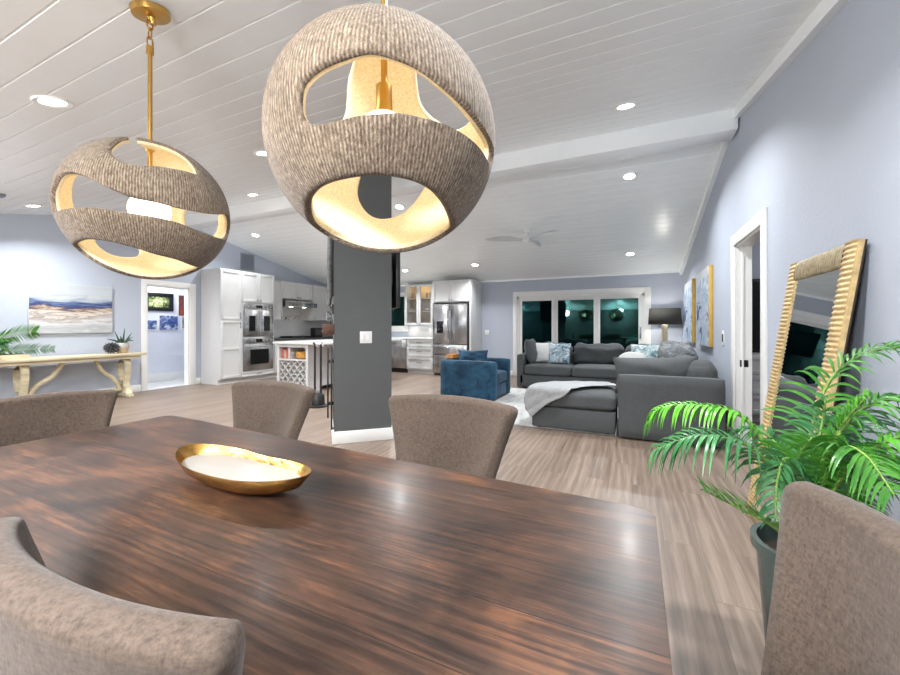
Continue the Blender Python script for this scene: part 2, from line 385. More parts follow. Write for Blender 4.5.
# crown strips on the right wall and the far wall
def rake(x0, x1, y0, y1, d, h):
    return MB().prism([(y0, cz(y0)-h), (y1, cz(y1)-h), (y1, cz(y1)-d), (y0, cz(y0)-d)], 'x', x0, x1)
struct('trim_2', rake(XR-.05, XR, YN, RY-.14, .0, .1), M['ceil'], smooth=False)
struct('trim_3', rake(XR-.05, XR, RY+.14, YF, .0, .09), M['ceil'], smooth=False)
struct('trim_4', MB().box(XL, XR, YF-.03, YF, cz(YF)-.035, cz(YF)+.01), M['ceil'])
# baseboards
mb = MB()
for a, b in ((YN, D0-.12), (D1+.12, YF)): mb.box(XR-.016, XR, a, b, 0, .13, .004)
struct('baseboard_right', mb, M['white'])
mb = MB()
for a, b in ((YN, H0-.1), (H1+.1, 5.26)): mb.box(XL, XL+.016, a, b, 0, .13, .004)
struct('baseboard_left', mb, M['white'])
struct('baseboard_far', MB().box(-3.4, S0-.11, YF-.016, YF, 0, .13, .004).box(S1+.13, XR-.02, YF-.016, YF, 0, .13, .004), M['white'])
# right doorway casing + open pocket door edge + room beyond
d = MB()
for y0, y1 in ((D0-.11, D0), (D1, D1+.11)): d.box(XR-.022, XR, y0, y1, 0, DH+.11, .004)
d.box(XR-.022, XR, D0, D1, DH, DH+.11, .004)
d.box(XR, XR+.13, D0-.002, D0+.02, 0, DH).box(XR, XR+.13, D1-.02, D1+.002, 0, DH).box(XR, XR+.13, D0, D1, DH-.02, DH+.002)
d.box(XR+.045, XR+.06, D1-.035, D1-.02, 0, DH-.02)
do = struct('door_1', d, M['white'])
b = MB().box(XR+.03, XR+.1, D1-.026, D1-.019, .80, .87, .004).build('strike_plate', M['black'], do); b['label'] = 'black metal strike plate'
mb = MB().box(XR+.12, XR+3.1, 6.6, 6.7, 0, 2.5).box(XR+3.0, XR+3.1, 2.6, 6.7, 0, 2.5).box(XR+.12, XR+3.1, 2.5, 2.6, 0, 2.5).box(XR+.12, XR+3.1, 2.5, 6.7, 2.5, 2.6)
struct('wall_side_room', mb, M['wall'], smooth=False)
# hall beyond the left doorway
HX = -9.35
d = MB()
for y0, y1 in ((H0-.095, H0), (H1, H1+.13)): d.box(XL, XL+.022, y0, y1, 0, HH+.1, .004)
d.box(XL, XL+.022, H0, H1, HH, HH+.1, .004)
d.box(XL-.13, XL, H0-.002, H0+.02, 0, HH).box(XL-.13, XL, H1-.02, H1+.002, 0, HH).box(XL-.13, XL, H0, H1, HH-.02, HH+.002)
struct('door_2', d, M['white'])
mb = MB().box(HX-.1, HX, 2.9, 7.0, 0, 2.5).box(HX, XL-.12, 2.9, 3.0, 0, 2.5).box(HX, XL-.12, 6.9, 7.0, 0, 2.5).box(HX, XL-.12, 2.9, 7.0, 2.5, 2.6)
struct('wall_hall', mb, M['hall'], smooth=False)
struct('floor', MB().box(HX, XL-.0, 3.0, 6.9, 0, .012), M['hallfloor'])
struct('baseboard_hall', MB().box(HX, HX+.02, 3.0, 6.9, .012, .2, .005), M['white'])

# sliding glass door
fr = MB()
t = .1
fr.box(S0-t, S0, YF-.025, YF, 0, SH+.12, .004).box(S1, S1+t+.02, YF-.025, YF, 0, SH+.12, .004).box(S0, S1, YF-.025, YF, SH, SH+.12, .004)
fr.box(S0, S0+.05, YF, YF+.1, 0, SH).box(S1-.05, S1, YF, YF+.1, 0, SH).box(S0, S1, YF, YF+.1, SH-.06, SH).box(S0, S1, YF, YF+.1, 0, .04)
w1 = struct('window_1', fr, M['white'])
e = [S0+.05, -1.66, -.72, S1-.05]
for i in range(3):
    y = YF+.02+.03*(i % 2); a, b = e[i], e[i+1]
    s = MB().box(a, a+.07, y, y+.035, .04, SH-.06, .004).box(b-.07, b, y, y+.035, .04, SH-.06, .004).box(a+.07, b-.07, y, y+.035, SH-.11, SH-.06, .004).box(a+.07, b-.07, y, y+.035, .04, .13, .004)
    so = s.build('sash', M['white'], w1)
    MB().box(a+.07, b-.07, y+.014, y+.02, .13, SH-.11).build('pane', M['paned'] if i == 0 else M['pane'], so)
    if i == 2: MB().box(b-.05, b-.02, y-.035, y, .95, 1.2, .006).build('door_handle', M['steel'], so)
# sink window
fr = MB(); z0, z1 = 1.2, 2.1
fr.box(K0-.07, K0, YF-.02, YF, z0-.13, z1+.07).box(K1, K1+.08, YF-.02, YF, z0-.13, z1+.07).box(K0, K1, YF-.02, YF, z1, z1+.07).box(K0, K1, YF-.03, YF, z0-.13, z0)
fr.box(K0, K0+.04, YF, YF+.1, z0, z1).box(K1-.04, K1, YF, YF+.1, z0, z1).box(K0, K1, YF, YF+.1, z1-.04, z1).box(K0, K1, YF, YF+.1, z0, z0+.03)
w2 = struct('window_2', fr, M['white'])
MB().box(K0+.04, K1-.04, YF+.05, YF+.056, z0+.03, z1-.04).build('pane', M['pane'], w2)
# the night outside: patio slab and a tall fence
struct('floor', MB().box(-9, 4, YF+.12, 13.2, -.12, -.02), M['patio'])
struct('wall_garden', MB().box(-9, 4, 13.0, 13.2, -.02, 2.6), M['teal'])

# ------------------------------------------------------------------ pillar, turned about 43 degrees to the room
PA = math.radians(43); PT = Vector((math.cos(PA), math.sin(PA), 0)); PN = Vector((math.sin(PA), -math.cos(PA), 0)); P0 = Vector((-2.765, 3.12, 0)); PW = .59
def pil(name, mb, m, **kw):
    return mb.xf(Matrix.Translation(P0) @ Matrix.Rotation(PA, 4, 'Z')).build(name, m, **kw)
o = pil('trim_5', MB().box(0, PW, 0, PW, 0, 3.12), M['pillar'], smooth=False); o['kind'] = 'structure'
o = pil('baseboard_pillar', MB().box(-.018, PW+.018, -.018, PW+.018, 0, .125, .005), M['white']); o['kind'] = 'structure'
def on_pillar(name, label, cat, u, v, z, rz=0):
    p = P0+Matrix.Rotation(PA, 3, 'Z') @ Vector((u, v, 0)); return thing(name, label, cat, (p.x, p.y, z), PA+rz)
t = on_pillar('wall_switch', 'white square switch plate on the front of the charcoal pillar', 'light switch', .32, 0, 1.03)
MB().box(-.062, .062, -.007, 0, 0, .125, .003).build('plate', M['plastic'], t)
for k in (-.03, .03): MB().box(k-.018, k+.018, -.012, -.006, .03, .095, .003).build('rocker', M['plastic'], t)
t = on_pillar('television', 'black flat television mounted on the hidden right face of the charcoal pillar, seen edge-on', 'television', PW, .0, 1.41)
MB().box(.05, .095, .0, 1.15, 0, .72, .006).build('screen', M['black'], t)
MB().box(.0, .05, .2, .4, .25, .45).build('wall_bracket', M['black'], t)
t = on_pillar('wall_carving', 'tall narrow mottled grey carving hung on the left face of the pillar', 'wall decor', 0, .05, 1.42)
mb = MB(); mb.tube([(-.035, .02, .72), (-.04, .02, .4), (-.038, .025, .12), (-.05, .0, .0)], [.03, .032, .03, .016], 10)
mb.build('carved_panel', M['carved'], t)
MB().box(-.02, 0, .01, .09, .1, .75).build('back_board', M['black'], t)
t = on_pillar('bottle_opener', 'silver twisted metal hook hanging above a small brown box on the pillar', 'hook', 0, .05, 1.235)
pts = [(-.05+.022*math.sin(k*.9), .0+.02*math.cos(k*.7), .19-.19*k/16) for k in range(17)]
MB().tube(pts, .008, 6).tube([(-.07, 0, .12), (-.085, 0, .07), (-.06, 0, .03)], .007, 6).build('twisted_bar', M['chrome'], t)
MB().box(-.02, 0, -.02, .03, .1, .2).build('mount', M['black'], t)
t = on_pillar('wooden_box', 'small warm brown wooden box fixed to the left face of the pillar', 'box', 0, .05, 1.12)
MB().box(-.115, 0, -.06, .08, 0, .11, .006).build('box_body', M['boxwood'], t)
MB().box(-.12, -.115, -.03, .05, .03, .05).build('metal_strip', M['chrome'], t)
t = on_pillar('wall_rail', 'pair of thin black upright rails fixed low on the left face of the pillar', 'rail', 0, .2, .12)
for x, z0, h in ((-.022, .0, .88), (-.058, .1, .86)): MB().box(x-.008, x+.008, -.1+.12*(x < -.04), .0+.14*(x < -.04), z0, h, .003).build('upright', M['black'], t)
for z in (.25, .7): MB().box(-.05, .0, -.03, .03, z, z+.03).build('bracket', M['black'], t)

# ------------------------------------------------------------------ recessed lights
dl = thing('ceiling_downlight', '', 'recessed light')
MB().lathe((0, 0, 0), [(.062, .02), (.066, -.006), (.09, -.01), (.096, -.002), (.096, .01)], 28, False).build('trim_ring', M['white'], dl)
MB().cyl((0, 0), .064, -.004, .003, 24).build('lens', M['lens'], dl)
spots = [(-3.2, 1.13, 'lit recessed light nearest the ceiling plate of the left rope pendant'), (-7.4, 2.42, 'lit recessed light above the left wall seascape'),
         (-3.3, 2.72, 'lit recessed light just left of the large front rope pendant'), (-5.26, 4.14, 'lit recessed light near the ridge between the two rope pendants, lower of the pair'),
         (-7.23, 5.75, 'lit recessed light closest to the grey wall vent over the ovens'), (-3.5, 5.52, 'lit recessed light seen through the front rope pendant above the pillar'),
         (-3.23, 8.27, 'lit recessed light above the blue armchair, left of the ceiling fan'), (-.05, 3.77, 'lit recessed light on the near slope in front of the ridge beam at right'),
         (-.03, 5.62, 'lit recessed light just behind the ridge beam at right'), (-.03, 8.28, 'lit recessed light over the sofa closest to the drum floor lamp'), (-5.1, 8.3, 'lit recessed light over the glass-door kitchen cabinet')]
unseen = [(-.05, 1.3), (-5.3, 1.3), (-1.6, -.6), (-5, -.6), (-5.2, 6.2)]
def light_at(x, y, n=0, e=20):
    l = bpy.data.lights.new('downlight_beam', 'AREA'); l.shape = 'DISK'; l.size = .11; l.energy = e; l.color = (.95, .98, 1); l.spread = math.radians(138)
    o = bpy.data.objects.new('downlight_beam', l); COL.objects.link(o); o.location = (x, y, cz(y)-.02)
    o.rotation_euler = (math.atan(SN) if y < RY else -math.atan(SF), 0, 0); return o
first = True
for x, y, lab in spots+[(a, b, None) for a, b in unseen]:
    if lab is None: lab = 'lit recessed light outside the photographed part of the ceiling'
    if first: o = dl; first = False; o.location = (x, y, cz(y))
    else: o = dup(dl, (x, y, cz(y)))
    o['label'] = lab; o['group'] = 'recessed ceiling lights'
    o.rotation_euler = (math.atan(SN) if y < RY else -math.atan(SF), 0, 0)
    light_at(x, y, e=10 if y > 5 and x < -7 else (26 if x < -7 else 20))
t = thing('smoke_detector', 'round grey ceiling disc at the left edge of the photo', 'smoke detector', (-6.66, 1.86, cz(1.86)-.001)); t.rotation_euler = (math.atan(SN), 0, 0)
MB().lathe((0, 0, 0), [(.085, 0), (.085, -.02), (.07, -.035), (.02, -.04)], 28).build('cover', M['vent'], t)

# added fill lights, unseen behind the camera, shaped as flush domes to brighten the room
dm = thing('fill_dome', 'added fill light shaped as a white dome, unseen behind the camera', 'fill light', (0, 0, 0), 0, 'added fill lights behind the camera')
MB().lathe((0, 0, 0), [(.17, .0), (.17, -.02), (.15, -.02)], 32).build('base', M['white'], dm); MB().lathe((0, 0, 0), [(.15, -.02), (.135, -.06), (.09, -.09), (.02, -.1)], 32).build('diffuser', M['dome'], dm)
for i, x in enumerate((-5.6, -2.9, -.5)):
    p = (x, -.75, cz(-.75)); o = dm if i == 0 else dup(dm, p)
    o.location = p; o.rotation_euler = (math.atan(SN), 0, 0)
    l = bpy.data.lights.new('fill_glow', 'POINT'); l.energy = (70, 52, 104)[i]; l.color = (.97, .985, 1); l.shadow_soft_size = .14
    lo = bpy.data.objects.new('fill_glow', l); COL.objects.link(lo); lo.location = (x, -.75, cz(-.75)-.28)

# ceiling fan
t = thing('ceiling_fan', 'white three-bladed ceiling fan hanging under the far slope', 'ceiling fan', (-1.69, 6.85, cz(6.85)))
MB().lathe((0, 0, 0), [(.07, .02), (.07, -.03), (.03, -.06)], 24).build('canopy', M['white'], t)
MB().cyl((0, 0), .013, -.14, -.05, 12).build('downrod', M['white'], t)
MB().lathe((0, 0, 0), [(.03, -.12), (.075, -.135), (.08, -.18), (.05, -.21), (.01, -.22)], 28).build('motor', M['white'], t)
for k in range(3):
    a0 = math.radians((200, 320, 80)[k]); ca, sa = math.cos(a0), math.sin(a0)
    def bl(u, v, th=0):
        r = .06+.68*u; w = (.035+.095*math.sin(PI*min(1, u*1.05))**.7)*(1 if u < .93 else max(.05, (1-u)/.07)); s_ = (v-.5)*w
        zz = -.17+.05*math.sin(u*PI*.9)*.6+s_*.35
        return (ca*r-sa*(s_+.05*u*u), sa*r+ca*(s_+.05*u*u), zz)
    o = MB().grid(bl, 18, 4).build('blade', M['canvw'], t); mod(o, 'SOLIDIFY', thickness=.012, offset=0)

# ------------------------------------------------------------------ rope pendants
HOLES_A = [
 [(-0.03,-0.99,-0.12),(0.01,-1.0,-0.01),(0.14,-0.99,0.07),(0.31,-0.94,0.13),(0.47,-0.86,0.18),(0.61,-0.77,0.16),(0.74,-0.66,0.12),(0.87,-0.49,0.03),(0.96,-0.29,-0.05),(0.99,-0.05,-0.11),(0.96,0.25,-0.15),(0.94,0.21,-0.28),(0.95,-0.16,-0.26),(0.87,-0.42,-0.24),(0.75,-0.62,-0.24),(0.59,-0.77,-0.25),(0.41,-0.87,-0.27),(0.22,-0.93,-0.3),(0.04,-0.96,-0.29),(-0.03,-0.97,-0.22)],
 [(-0.33,-0.61,-0.72),(-0.14,-0.74,-0.66),(0.05,-0.78,-0.63),(0.25,-0.75,-0.61),(0.43,-0.68,-0.6),(0.6,-0.52,-0.61),(0.69,-0.32,-0.65),(0.68,-0.05,-0.73),(0.54,0.33,-0.77),(0.42,0.41,-0.81),(0.12,0.28,-0.95),(-0.12,0.11,-0.99),(-0.27,-0.01,-0.96),(-0.42,-0.15,-0.89),(-0.55,-0.27,-0.79)],
 [(-0.55,-0.82,0.17),(-0.38,-0.78,0.5),(-0.36,-0.46,0.81),(-0.27,-0.09,0.96),(-0.53,0.15,0.84),(-0.75,0.33,0.57),(-0.93,0.07,0.35),(-0.89,-0.41,0.19)],
 [(0.24,0.15,0.96),(0.61,0.07,0.79),(0.79,0.17,0.59),(0.77,0.42,0.48),(0.64,0.66,0.41),(0.37,0.82,0.43),(0.08,0.77,0.63),(0.02,0.58,0.81)],
 [(-0.76,0.63,0.15),(-0.79,0.58,-0.18),(-0.68,0.6,-0.43),(-0.52,0.68,-0.52),(-0.31,0.85,-0.43),(-0.13,0.98,-0.16),(-0.03,1.0,0.07),(-0.19,0.9,0.39),(-0.46,0.75,0.47),(-0.7,0.62,0.37)]]
HOLES_B = [
 [(0.48,-0.71,0.52),(0.38,-0.6,0.71),(0.25,-0.38,0.89),(0.33,-0.17,0.93),(0.45,0.09,0.89),(0.85,0.17,0.5),(0.9,-0.11,0.42),(0.84,-0.38,0.38),(0.75,-0.57,0.34),(0.62,-0.68,0.39)],
 [(-0.2,-0.98,-0.01),(-0.09,-0.99,0.1),(0.02,-0.98,0.2),(0.23,-0.95,0.2),(0.43,-0.89,0.13),(0.63,-0.78,0.01),(0.8,-0.6,-0.07),(0.92,-0.38,-0.1),(0.99,-0.06,-0.12),(0.94,0.32,-0.07),(0.74,0.67,0.03),(0.55,0.82,-0.13),(0.64,0.7,-0.32),(0.9,0.23,-0.37),(0.94,-0.13,-0.32),(0.88,-0.36,-0.3),(0.73,-0.61,-0.3),(0.56,-0.79,-0.26),(0.3,-0.92,-0.24),(0.06,-0.97,-0.25),(-0.23,-0.95,-0.23)],
 [(-0.28,-0.74,-0.61),(0.09,-0.8,-0.59),(0.37,-0.7,-0.61),(0.54,-0.52,-0.66),(0.62,-0.32,-0.72),(0.63,0.05,-0.77),(0.35,0.53,-0.77),(0.22,0.53,-0.82),(0.04,0.27,-0.96),(-0.13,-0.04,-0.99),(-0.19,-0.41,-0.89),(-0.35,-0.62,-0.71)],
 [(-0.74,-0.65,0.17),(-0.62,-0.63,0.47),(-0.65,-0.31,0.69),(-0.67,0.06,0.74),(-0.86,0.21,0.47),(-0.98,0.15,0.09),(-0.97,-0.23,0.02),(-0.84,-0.55,-0.03)],
 [(-0.5,0.81,0.31),(0.07,0.91,0.41),(0.19,0.97,0.12),(0.02,0.98,-0.19),(-0.49,0.87,-0.05)],
 [(-0.4,-0.32,0.86),(0.03,-0.42,0.91),(0.25,-0.32,0.91),(-0.13,0.04,0.99),(-0.48,0.24,0.84),(-0.62,0.04,0.78)],
 [(-0.83,-0.34,-0.45),(-0.96,-0.02,-0.27),(-0.9,0.23,-0.36),(-0.81,0.29,-0.5),(-0.75,0.16,-0.64),(-0.73,-0.18,-0.66)]]
class Hole:
    """a smooth closed opening on the unit sphere, in azimuthal projection about its middle"""
    def __init__(s, pts):
        P = [Vector(p).normalized() for p in pts]; n = len(P)
        s.d = sum(P, Vector()).normalized()
        s.a = s.d.cross(Vector((.3, .2, 1))).normalized(); s.b = s.d.cross(s.a)
        Q = [s.pr(p) for p in P]; s.q = []
        for i in range(n):
            p0, p1, p2, p3 = Q[i-1], Q[i], Q[(i+1) % n], Q[(i+2) % n]
            for k in range(8):
                t = k/8
                s.q.append(.5*((2*p1)+(p2-p0)*t+(2*p0-5*p1+4*p2-p3)*t*t+(3*p1-p0-3*p2+p3)*t**3))
    def pr(s, p):
        c = max(-1, min(1, p.dot(s.d))); th = math.acos(c); v = Vector((p.dot(s.a), p.dot(s.b)))
        return v.normalized()*th if v.length > 1e-9 else Vector((0, 0))
    def inv(s, q):
        th = q.length
        if th < 1e-9: return s.d.copy()
        u = q/th; return (s.d*math.cos(th)+(s.a*u.x+s.b*u.y)*math.sin(th)).normalized()
    def inside(s, q):
        r = False; n = len(s.q); j = n-1
        for i in range(n):
            a, b = s.q[i], s.q[j]
            if (a.y > q.y) != (b.y > q.y) and q.x < (b.x-a.x)*(q.y-a.y)/(b.y-a.y)+a.x: r = not r
            j = i
        return r
    def snap(s, q):
        best = None; bd = 9
        n = len(s.q)
        for i in range(n):
            a, b = s.q[i], s.q[(i+1) % n]; e = b-a; L = e.length_squared
            t = max(0, min(1, (q-a).dot(e)/L)) if L > 1e-12 else 0
            p = a+e*t; dd = (p-q).length_squared
            if dd < bd: bd = dd; best = p
        return best
def rout(v, H):
    h = min(H, key=lambda h: (h.inv(h.snap(h.pr(v.co.normalized())))-v.co.normalized()).length if v.co.normalized().dot(h.d) > -.6 else 9)
    return (h.d-v.co.normalized()*h.d.dot(v.co.normalized())).normalized()
def shade(holes, R):
    mids = {}
    bm = bmesh.new(); bmesh.ops.create_icosphere(bm, subdivisions=6, radius=1)
    H = [Hole(h) for h in holes]
    ins = {}
    for v in bm.verts:
        v.co.normalize(); k = -1
        for i, h in enumerate(H):
            if v.co.dot(h.d) > -.5 and h.inside(h.pr(v.co)): k = i; break
        ins[v] = k
    dead = [f for f in bm.faces if sum(ins[v] >= 0 for v in f.verts) >= 2]
    bmesh.ops.delete(bm, geom=dead, context='FACES')
    loose = [v for v in bm.verts if not v.link_faces]; bmesh.ops.delete(bm, geom=loose, context='VERTS')
    for v in bm.verts:
        if v.is_boundary:
            best = None
            for h in H:
                if v.co.dot(h.d) < -.6: continue
                p = h.inv(h.snap(h.pr(v.co)))
                dd = (p-v.co).length
                if best is None or dd < best[0]: best = (dd, p)
            if best[0] < .09: v.co = best[1]
    for _ in range(2):
        bv = [v for v in bm.verts if not v.is_boundary and any(e.other_vert(v).is_boundary for e in v.link_edges)]
        bmesh.ops.smooth_vert(bm, verts=bv, factor=.5, use_axis_x=True, use_axis_y=True, use_axis_z=True)
    for v in bm.verts: v.co.normalize()
    bmesh.ops.dissolve_degenerate(bm, dist=.003, edges=bm.edges[:])
    bm.verts.ensure_lookup_table()
    outer = bm.faces[:]; rim = [e for e in bm.edges if e.is_boundary]; th = .024
    inn = {}
    for v in bm.verts[:]: inn[v] = bm.verts.new(v.co*(R-th))
    edge_loops = [(e.verts[0], e.verts[1]) for e in rim]
    for v in inn: v.co = v.co*R
    for f in outer:
        if f.normal.dot(f.calc_center_median()) < 0: f.normal_flip()
        nf = bm.faces.new([inn[v] for v in reversed(f.verts)]); nf.material_index = 1
    for e, (a, b) in zip(rim, edge_loops):
        lp = e.link_loops[0]; a, b = lp.vert, lp.link_loop_next.vert
        ma, mb_ = mids.setdefault(a, None), mids.setdefault(b, None)
        if ma is None: mids[a] = ma = bm.verts.new((a.co+inn[a].co)/2+rout(a, H)*.006)
        if mb_ is None: mids[b] = mb_ = bm.verts.new((b.co+inn[b].co)/2+rout(b, H)*.006)
        bm.faces.new((b, a, ma, mb_)).material_index = 0
        bm.faces.new((mb_, ma, inn[a], inn[b])).material_index = 1
    m = MB(); m.bm.free(); m.bm = bm; return m
def pendant(label, x, y, zc, holes, sq):
    top = cz(y); R = .295; RT = R*sq
    t = thing('rope_pendant', label, 'pendant light', (x, y, zc), 0, 'rope pendants over the dining table')
    o = shade(holes, R).xf(Matrix.Diagonal((1, 1, sq, 1))).build('shade', [M['rope'], M['lining']], t, ang=80, recalc=False)
    mb = MB().tube([(0, 0, RT-.012), (0, 0, .68)], .0085, 12); mb.lathe((0, 0, 0), [(.014, .665), (.014, .695)], 14); mb.build('rod', M['brass'], t)
    # chain links between rod and canopy
    z = .695; k = 0
    zcap = top-zc-.045
    nl = max(2, round((zcap-z)/.036)); st = (zcap-z)/nl
    for k in range(nl):
        c = z+st*(k+.5); h = st*.62; pts = []
        for i in range(17):
            a = 2*PI*i/16; u = .011*math.cos(a); w = h*math.sin(a)
            pts.append((u, 0, c+w) if k % 2 else (0, u, c+w))
        MB().tube(pts, .0034, 6).build('chain_link', M['brass'], t)
    can = MB().lathe((0, 0, 0), [(.012, -.055), (.016, -.03), (.068, -.022), (.07, -.006), (.07, .0)], 36)
    can.xf(Matrix.Translation((0, 0, top-zc-.002)) @ Matrix.Rotation(math.atan(SN), 4, 'X')).build('canopy', M['brass'], t)
    MB().lathe((0, 0, 0), [(.03, RT+.01), (.03, RT-.004), (.016, RT-.022), (.012, RT-.032)], 20).build('cap', M['brass'], t)
    MB().tube([(0, 0, RT-.02), (0, 0, .15)], .009, 10).lathe((0, 0, 0), [(.012, .16), (.021, .155), (.023, .085), (.018, .078)], 20).build('socket', M['brass'], t)
    MB().sphere((0, 0, .008), .075, 28, 18).build('bulb', M['bulb'], t)
    l = bpy.data.lights.new('pendant_glow', 'POINT'); l.energy = 3.2; l.color = (1, .93, .82); l.shadow_soft_size = .078
    lo = bpy.data.objects.new('pendant_glow', l); COL.objects.link(lo); lo.location = (x, y, zc+.008)
    return t
pendant('rope-wound globe pendant hanging nearest the camera, with two wide openings', -.6, .87, 1.688, HOLES_A, .97)
pendant('rope-wound globe pendant farther left, hanging over the left half of the table', -1.84, .955, 1.685, HOLES_B, .96)

# ------------------------------------------------------------------ dining table
TB = [(.045, .30), (.05, 1.055), (-2.10, 1.18), (-2.10, .365)]
def rounded(poly, r, n=6):
    out = []; N = len(poly)
    for i in range(N):
        p = Vector(poly[i]); a = (Vector(poly[i-1])-p).normalized(); b = (Vector(poly[(i+1) % N])-p).normalized()
        for k in range(n+1):
            t_ = k/n; out.append(tuple((p+a*r*(1-t_)**2+b*r*t_**2)))
    return out
t = thing('dining_table', 'long dark stained plank dining table in the foreground', 'dining table', (-1.02, .73, 0))
mb = MB().prism(rounded(TB, .035), 'z', .712, .76)
bmesh.ops.bevel(mb.bm, geom=[e for e in mb.bm.edges if abs(e.verts[0].co.z-e.verts[1].co.z) < 1e-5], offset=.005, segments=2, affect='EDGES')
mb.build('tabletop', M['table'], t, world=True)
MB().box(-1.95, -.1, .48, .5, .63, .712).box(-1.95, -.1, .98, 1.0, .63, .712).build('apron', M['table'], t, world=True)
for x in (-1.62, -.28):
    MB().box(x-.04, x+.04, .69, .8, .07, .712, .006).box(x-.045, x+.045, .47, 1.03, 0, .07, .01).box(x-.04, x+.04, .5, .98, .64, .712).build('trestle_leg', M['darkwood'], t, world=True)
MB().box(-1.58, -.32, .725, .765, .2, .28, .006).build('stretcher', M['darkwood'], t, world=True)

# gold rimmed dish
def dish(s, th, inner):
    a, b = .265, .093
    r = 1-.16*math.cos(2*th)*0
    pinch = 1-.14*math.exp(-((math.cos(th)-.05)/.35)**2)*(1 if math.sin(th) > 0 else .35)
    skew = .018*math.cos(th*1.0)
    x = a*s*math.cos(th); y = b*s*math.sin(th)*pinch+skew*s*math.cos(th)*.5
    return x, y
def dishrings(prof, n=72):
    return [[(*dish(s, 2*PI*i/n, 0), z+(.012*math.cos(2*PI*i/n)**2 if s > .9 else 0)) for i in range(n)] for s, z in prof]
t = thing('serving_dish', 'long white dish with hammered gold rim on the dark table', 'dish', (-1.0, .735, .76), math.radians(-3))
MB().ring_loft(dishrings([(.42, .0), (.46, .004), (.66, .012), (.88, .032), (1.0, .056), (1.0, .059), (.985, .057), (.89, .04)]), False).build('gold_rim', M['dishg'], t)
MB().ring_loft(dishrings([(.89, .04), (.86, .035), (.8, .028), (.6, .02), (.3, .017), (.02, .017)]), True).build('enamel_bowl', M['dishw'], t)
MB().ring_loft(dishrings([(.43, .001), (.02, .0)]), True).build('foot', M['dishg'], t)

# ------------------------------------------------------------------ upholstered dining chairs
def backrest():
    mb = MB(); nu, nv, th = 24, 24, .03
    z0, z1 = .43, .888
    def hw(z):
        v = (z-z0)/(z1-z0); return .172+.125*v**1.45
    def pt(u, v, off):
        # rounded outline at the top corners
        z = z0+(z1-z0)*v; w = hw(z)
        au = abs(u)
        drop = .0
        if v > .91: w -= .034*(1-math.sqrt(max(0, 1-((v-.91)/.09)**2)))
        crown = .012*(1-u*u)*v
        k_ = .125-.07*v; yc = -.212-.033*v+k_*abs(u)**2.2
        dy = -2.2*k_*au**1.2*math.copysign(1, u)/max(w, .1)
        n = Vector((dy, 1, 0)).normalized()
        return Vector((u*w, yc, z+crown))+n*off
    loop = []
    def prof(v, inset):
        k = th*inset; ring = []
        us = [-1+2*i/nu for i in range(nu+1)]
        for u in us: ring.append(pt(u, v, k))
        for q in (.75, .0, -.75): ring.append(pt(1, v, k*q)+Vector((.012*(1-q*q)**.5*inset, 0, 0)))
        for u in reversed(us): ring.append(pt(u, v, -k))
        for q in (-.75, .0, .75): ring.append(pt(-1, v, k*q)-Vector((.012*(1-q*q)**.5*inset, 0, 0)))
        return ring
    rings = [prof(.95*(1-(1-j/nv)**1.7), 1) for j in range(nv)]
    for q in (0, .3, .55, .78, .92, .99): rings.append(prof(.95+.05*q, math.sqrt(max(.02, 1-q*q))))
    mb.ring_loft(rings); return mb
def make_chair(label):
    t = thing('dining_chair', label, 'chair', (0, 0, 0), 0, 'taupe dining chairs around the table')
    backrest().build('backrest', M['fab'], t, ang=75)
    MB().softbox(-.205, .205, -.2, .22, .36, .455, .035, .012).build('seat', M['fab'], t, ang=75)
    for sx in (-1, 1):
        for yy, dy in ((.18, .0), (-.17, -.05)):
            MB().ring_loft([[(sx*.175+a*r, yy+dy*(1-z/.37)+b*r, z) for a, b in ((-1, -1), (1, -1), (1, 1), (-1, 1))] for r, z in ((.014, 0), (.021, .37))]).build('leg', M['darkwood'], t)
    return t
ch = make_chair('taupe chair at the far side of the table, in front of the charcoal pillar')
ch.location = (-.71, 1.31, 0); ch.rotation_euler = (0, 0, PI)
dup(ch, (-1.765, 1.31, 0), PI, 'taupe chair at the far side of the table, in front of the wine rack island')
dup(ch, (-2.17, .78, 0), -PI/2, 'taupe chair at the left end of the table, in front of the console table')
dup(ch, (-.665, .455, 0), 0, 'taupe chair in the near left foreground, its curved back toward the camera')
dup(ch, (.125, .745, 0), PI/2, 'taupe chair in the near right foreground at the right end of the table')

# ------------------------------------------------------------------ kitchen
def shaker(mb, x0, x1, z0, z1, y=-.02, r=.055, mid=None):
    mb.box(x0, x1, y+.014, 0, z0, z1)
    mb.box(x0, x0+r, y, y+.016, z0, z1, .002).box(x1-r, x1, y, y+.016, z0, z1, .002).box(x0+r, x1-r, y, y+.016, z0, z0+r, .002).box(x0+r, x1-r, y, y+.016, z1-r, z1, .002)
    if mid: mb.box(x0+r, x1-r, y, y+.01, mid-r/2, mid+r/2, .002)
    return mb
def bar(mb, x, z, L, vert=True, y=-.02):
    if vert: mb.tube([(x, y-.025, z-L/2), (x, y-.025, z+L/2)], .006, 8).tube([(x, y, z-L/3), (x, y-.025, z-L/3)], .005, 6).tube([(x, y, z+L/3), (x, y-.025, z+L/3)], .005, 6)
    else: mb.tube([(x-L/2, y-.025, z), (x+L/2, y-.025, z)], .006, 8).tube([(x-L/3, y, z), (x-L/3, y-.025, z)], .005, 6).tube([(x+L/3, y, z), (x+L/3, y-.025, z)], .005, 6)
    return mb
def knob(mb, x, z, y=-.02): return mb.tube([(x, y, z), (x, y-.012, z), (x, y-.014, z), (x, y-.026, z)], [.006, .006, .013, .012], 10)
def cab(name, label, loc, rz, w, d, z0, z1, toe=0):
    t = thing(name, label, 'cabinet', loc, rz)
    mb = MB().box(0, w, 0, d, z0, z1)
    if toe: mb.box(.0, w, .06, d, z0-toe, z0)
    mb.build('body', M['cab'], t, smooth=False); return t
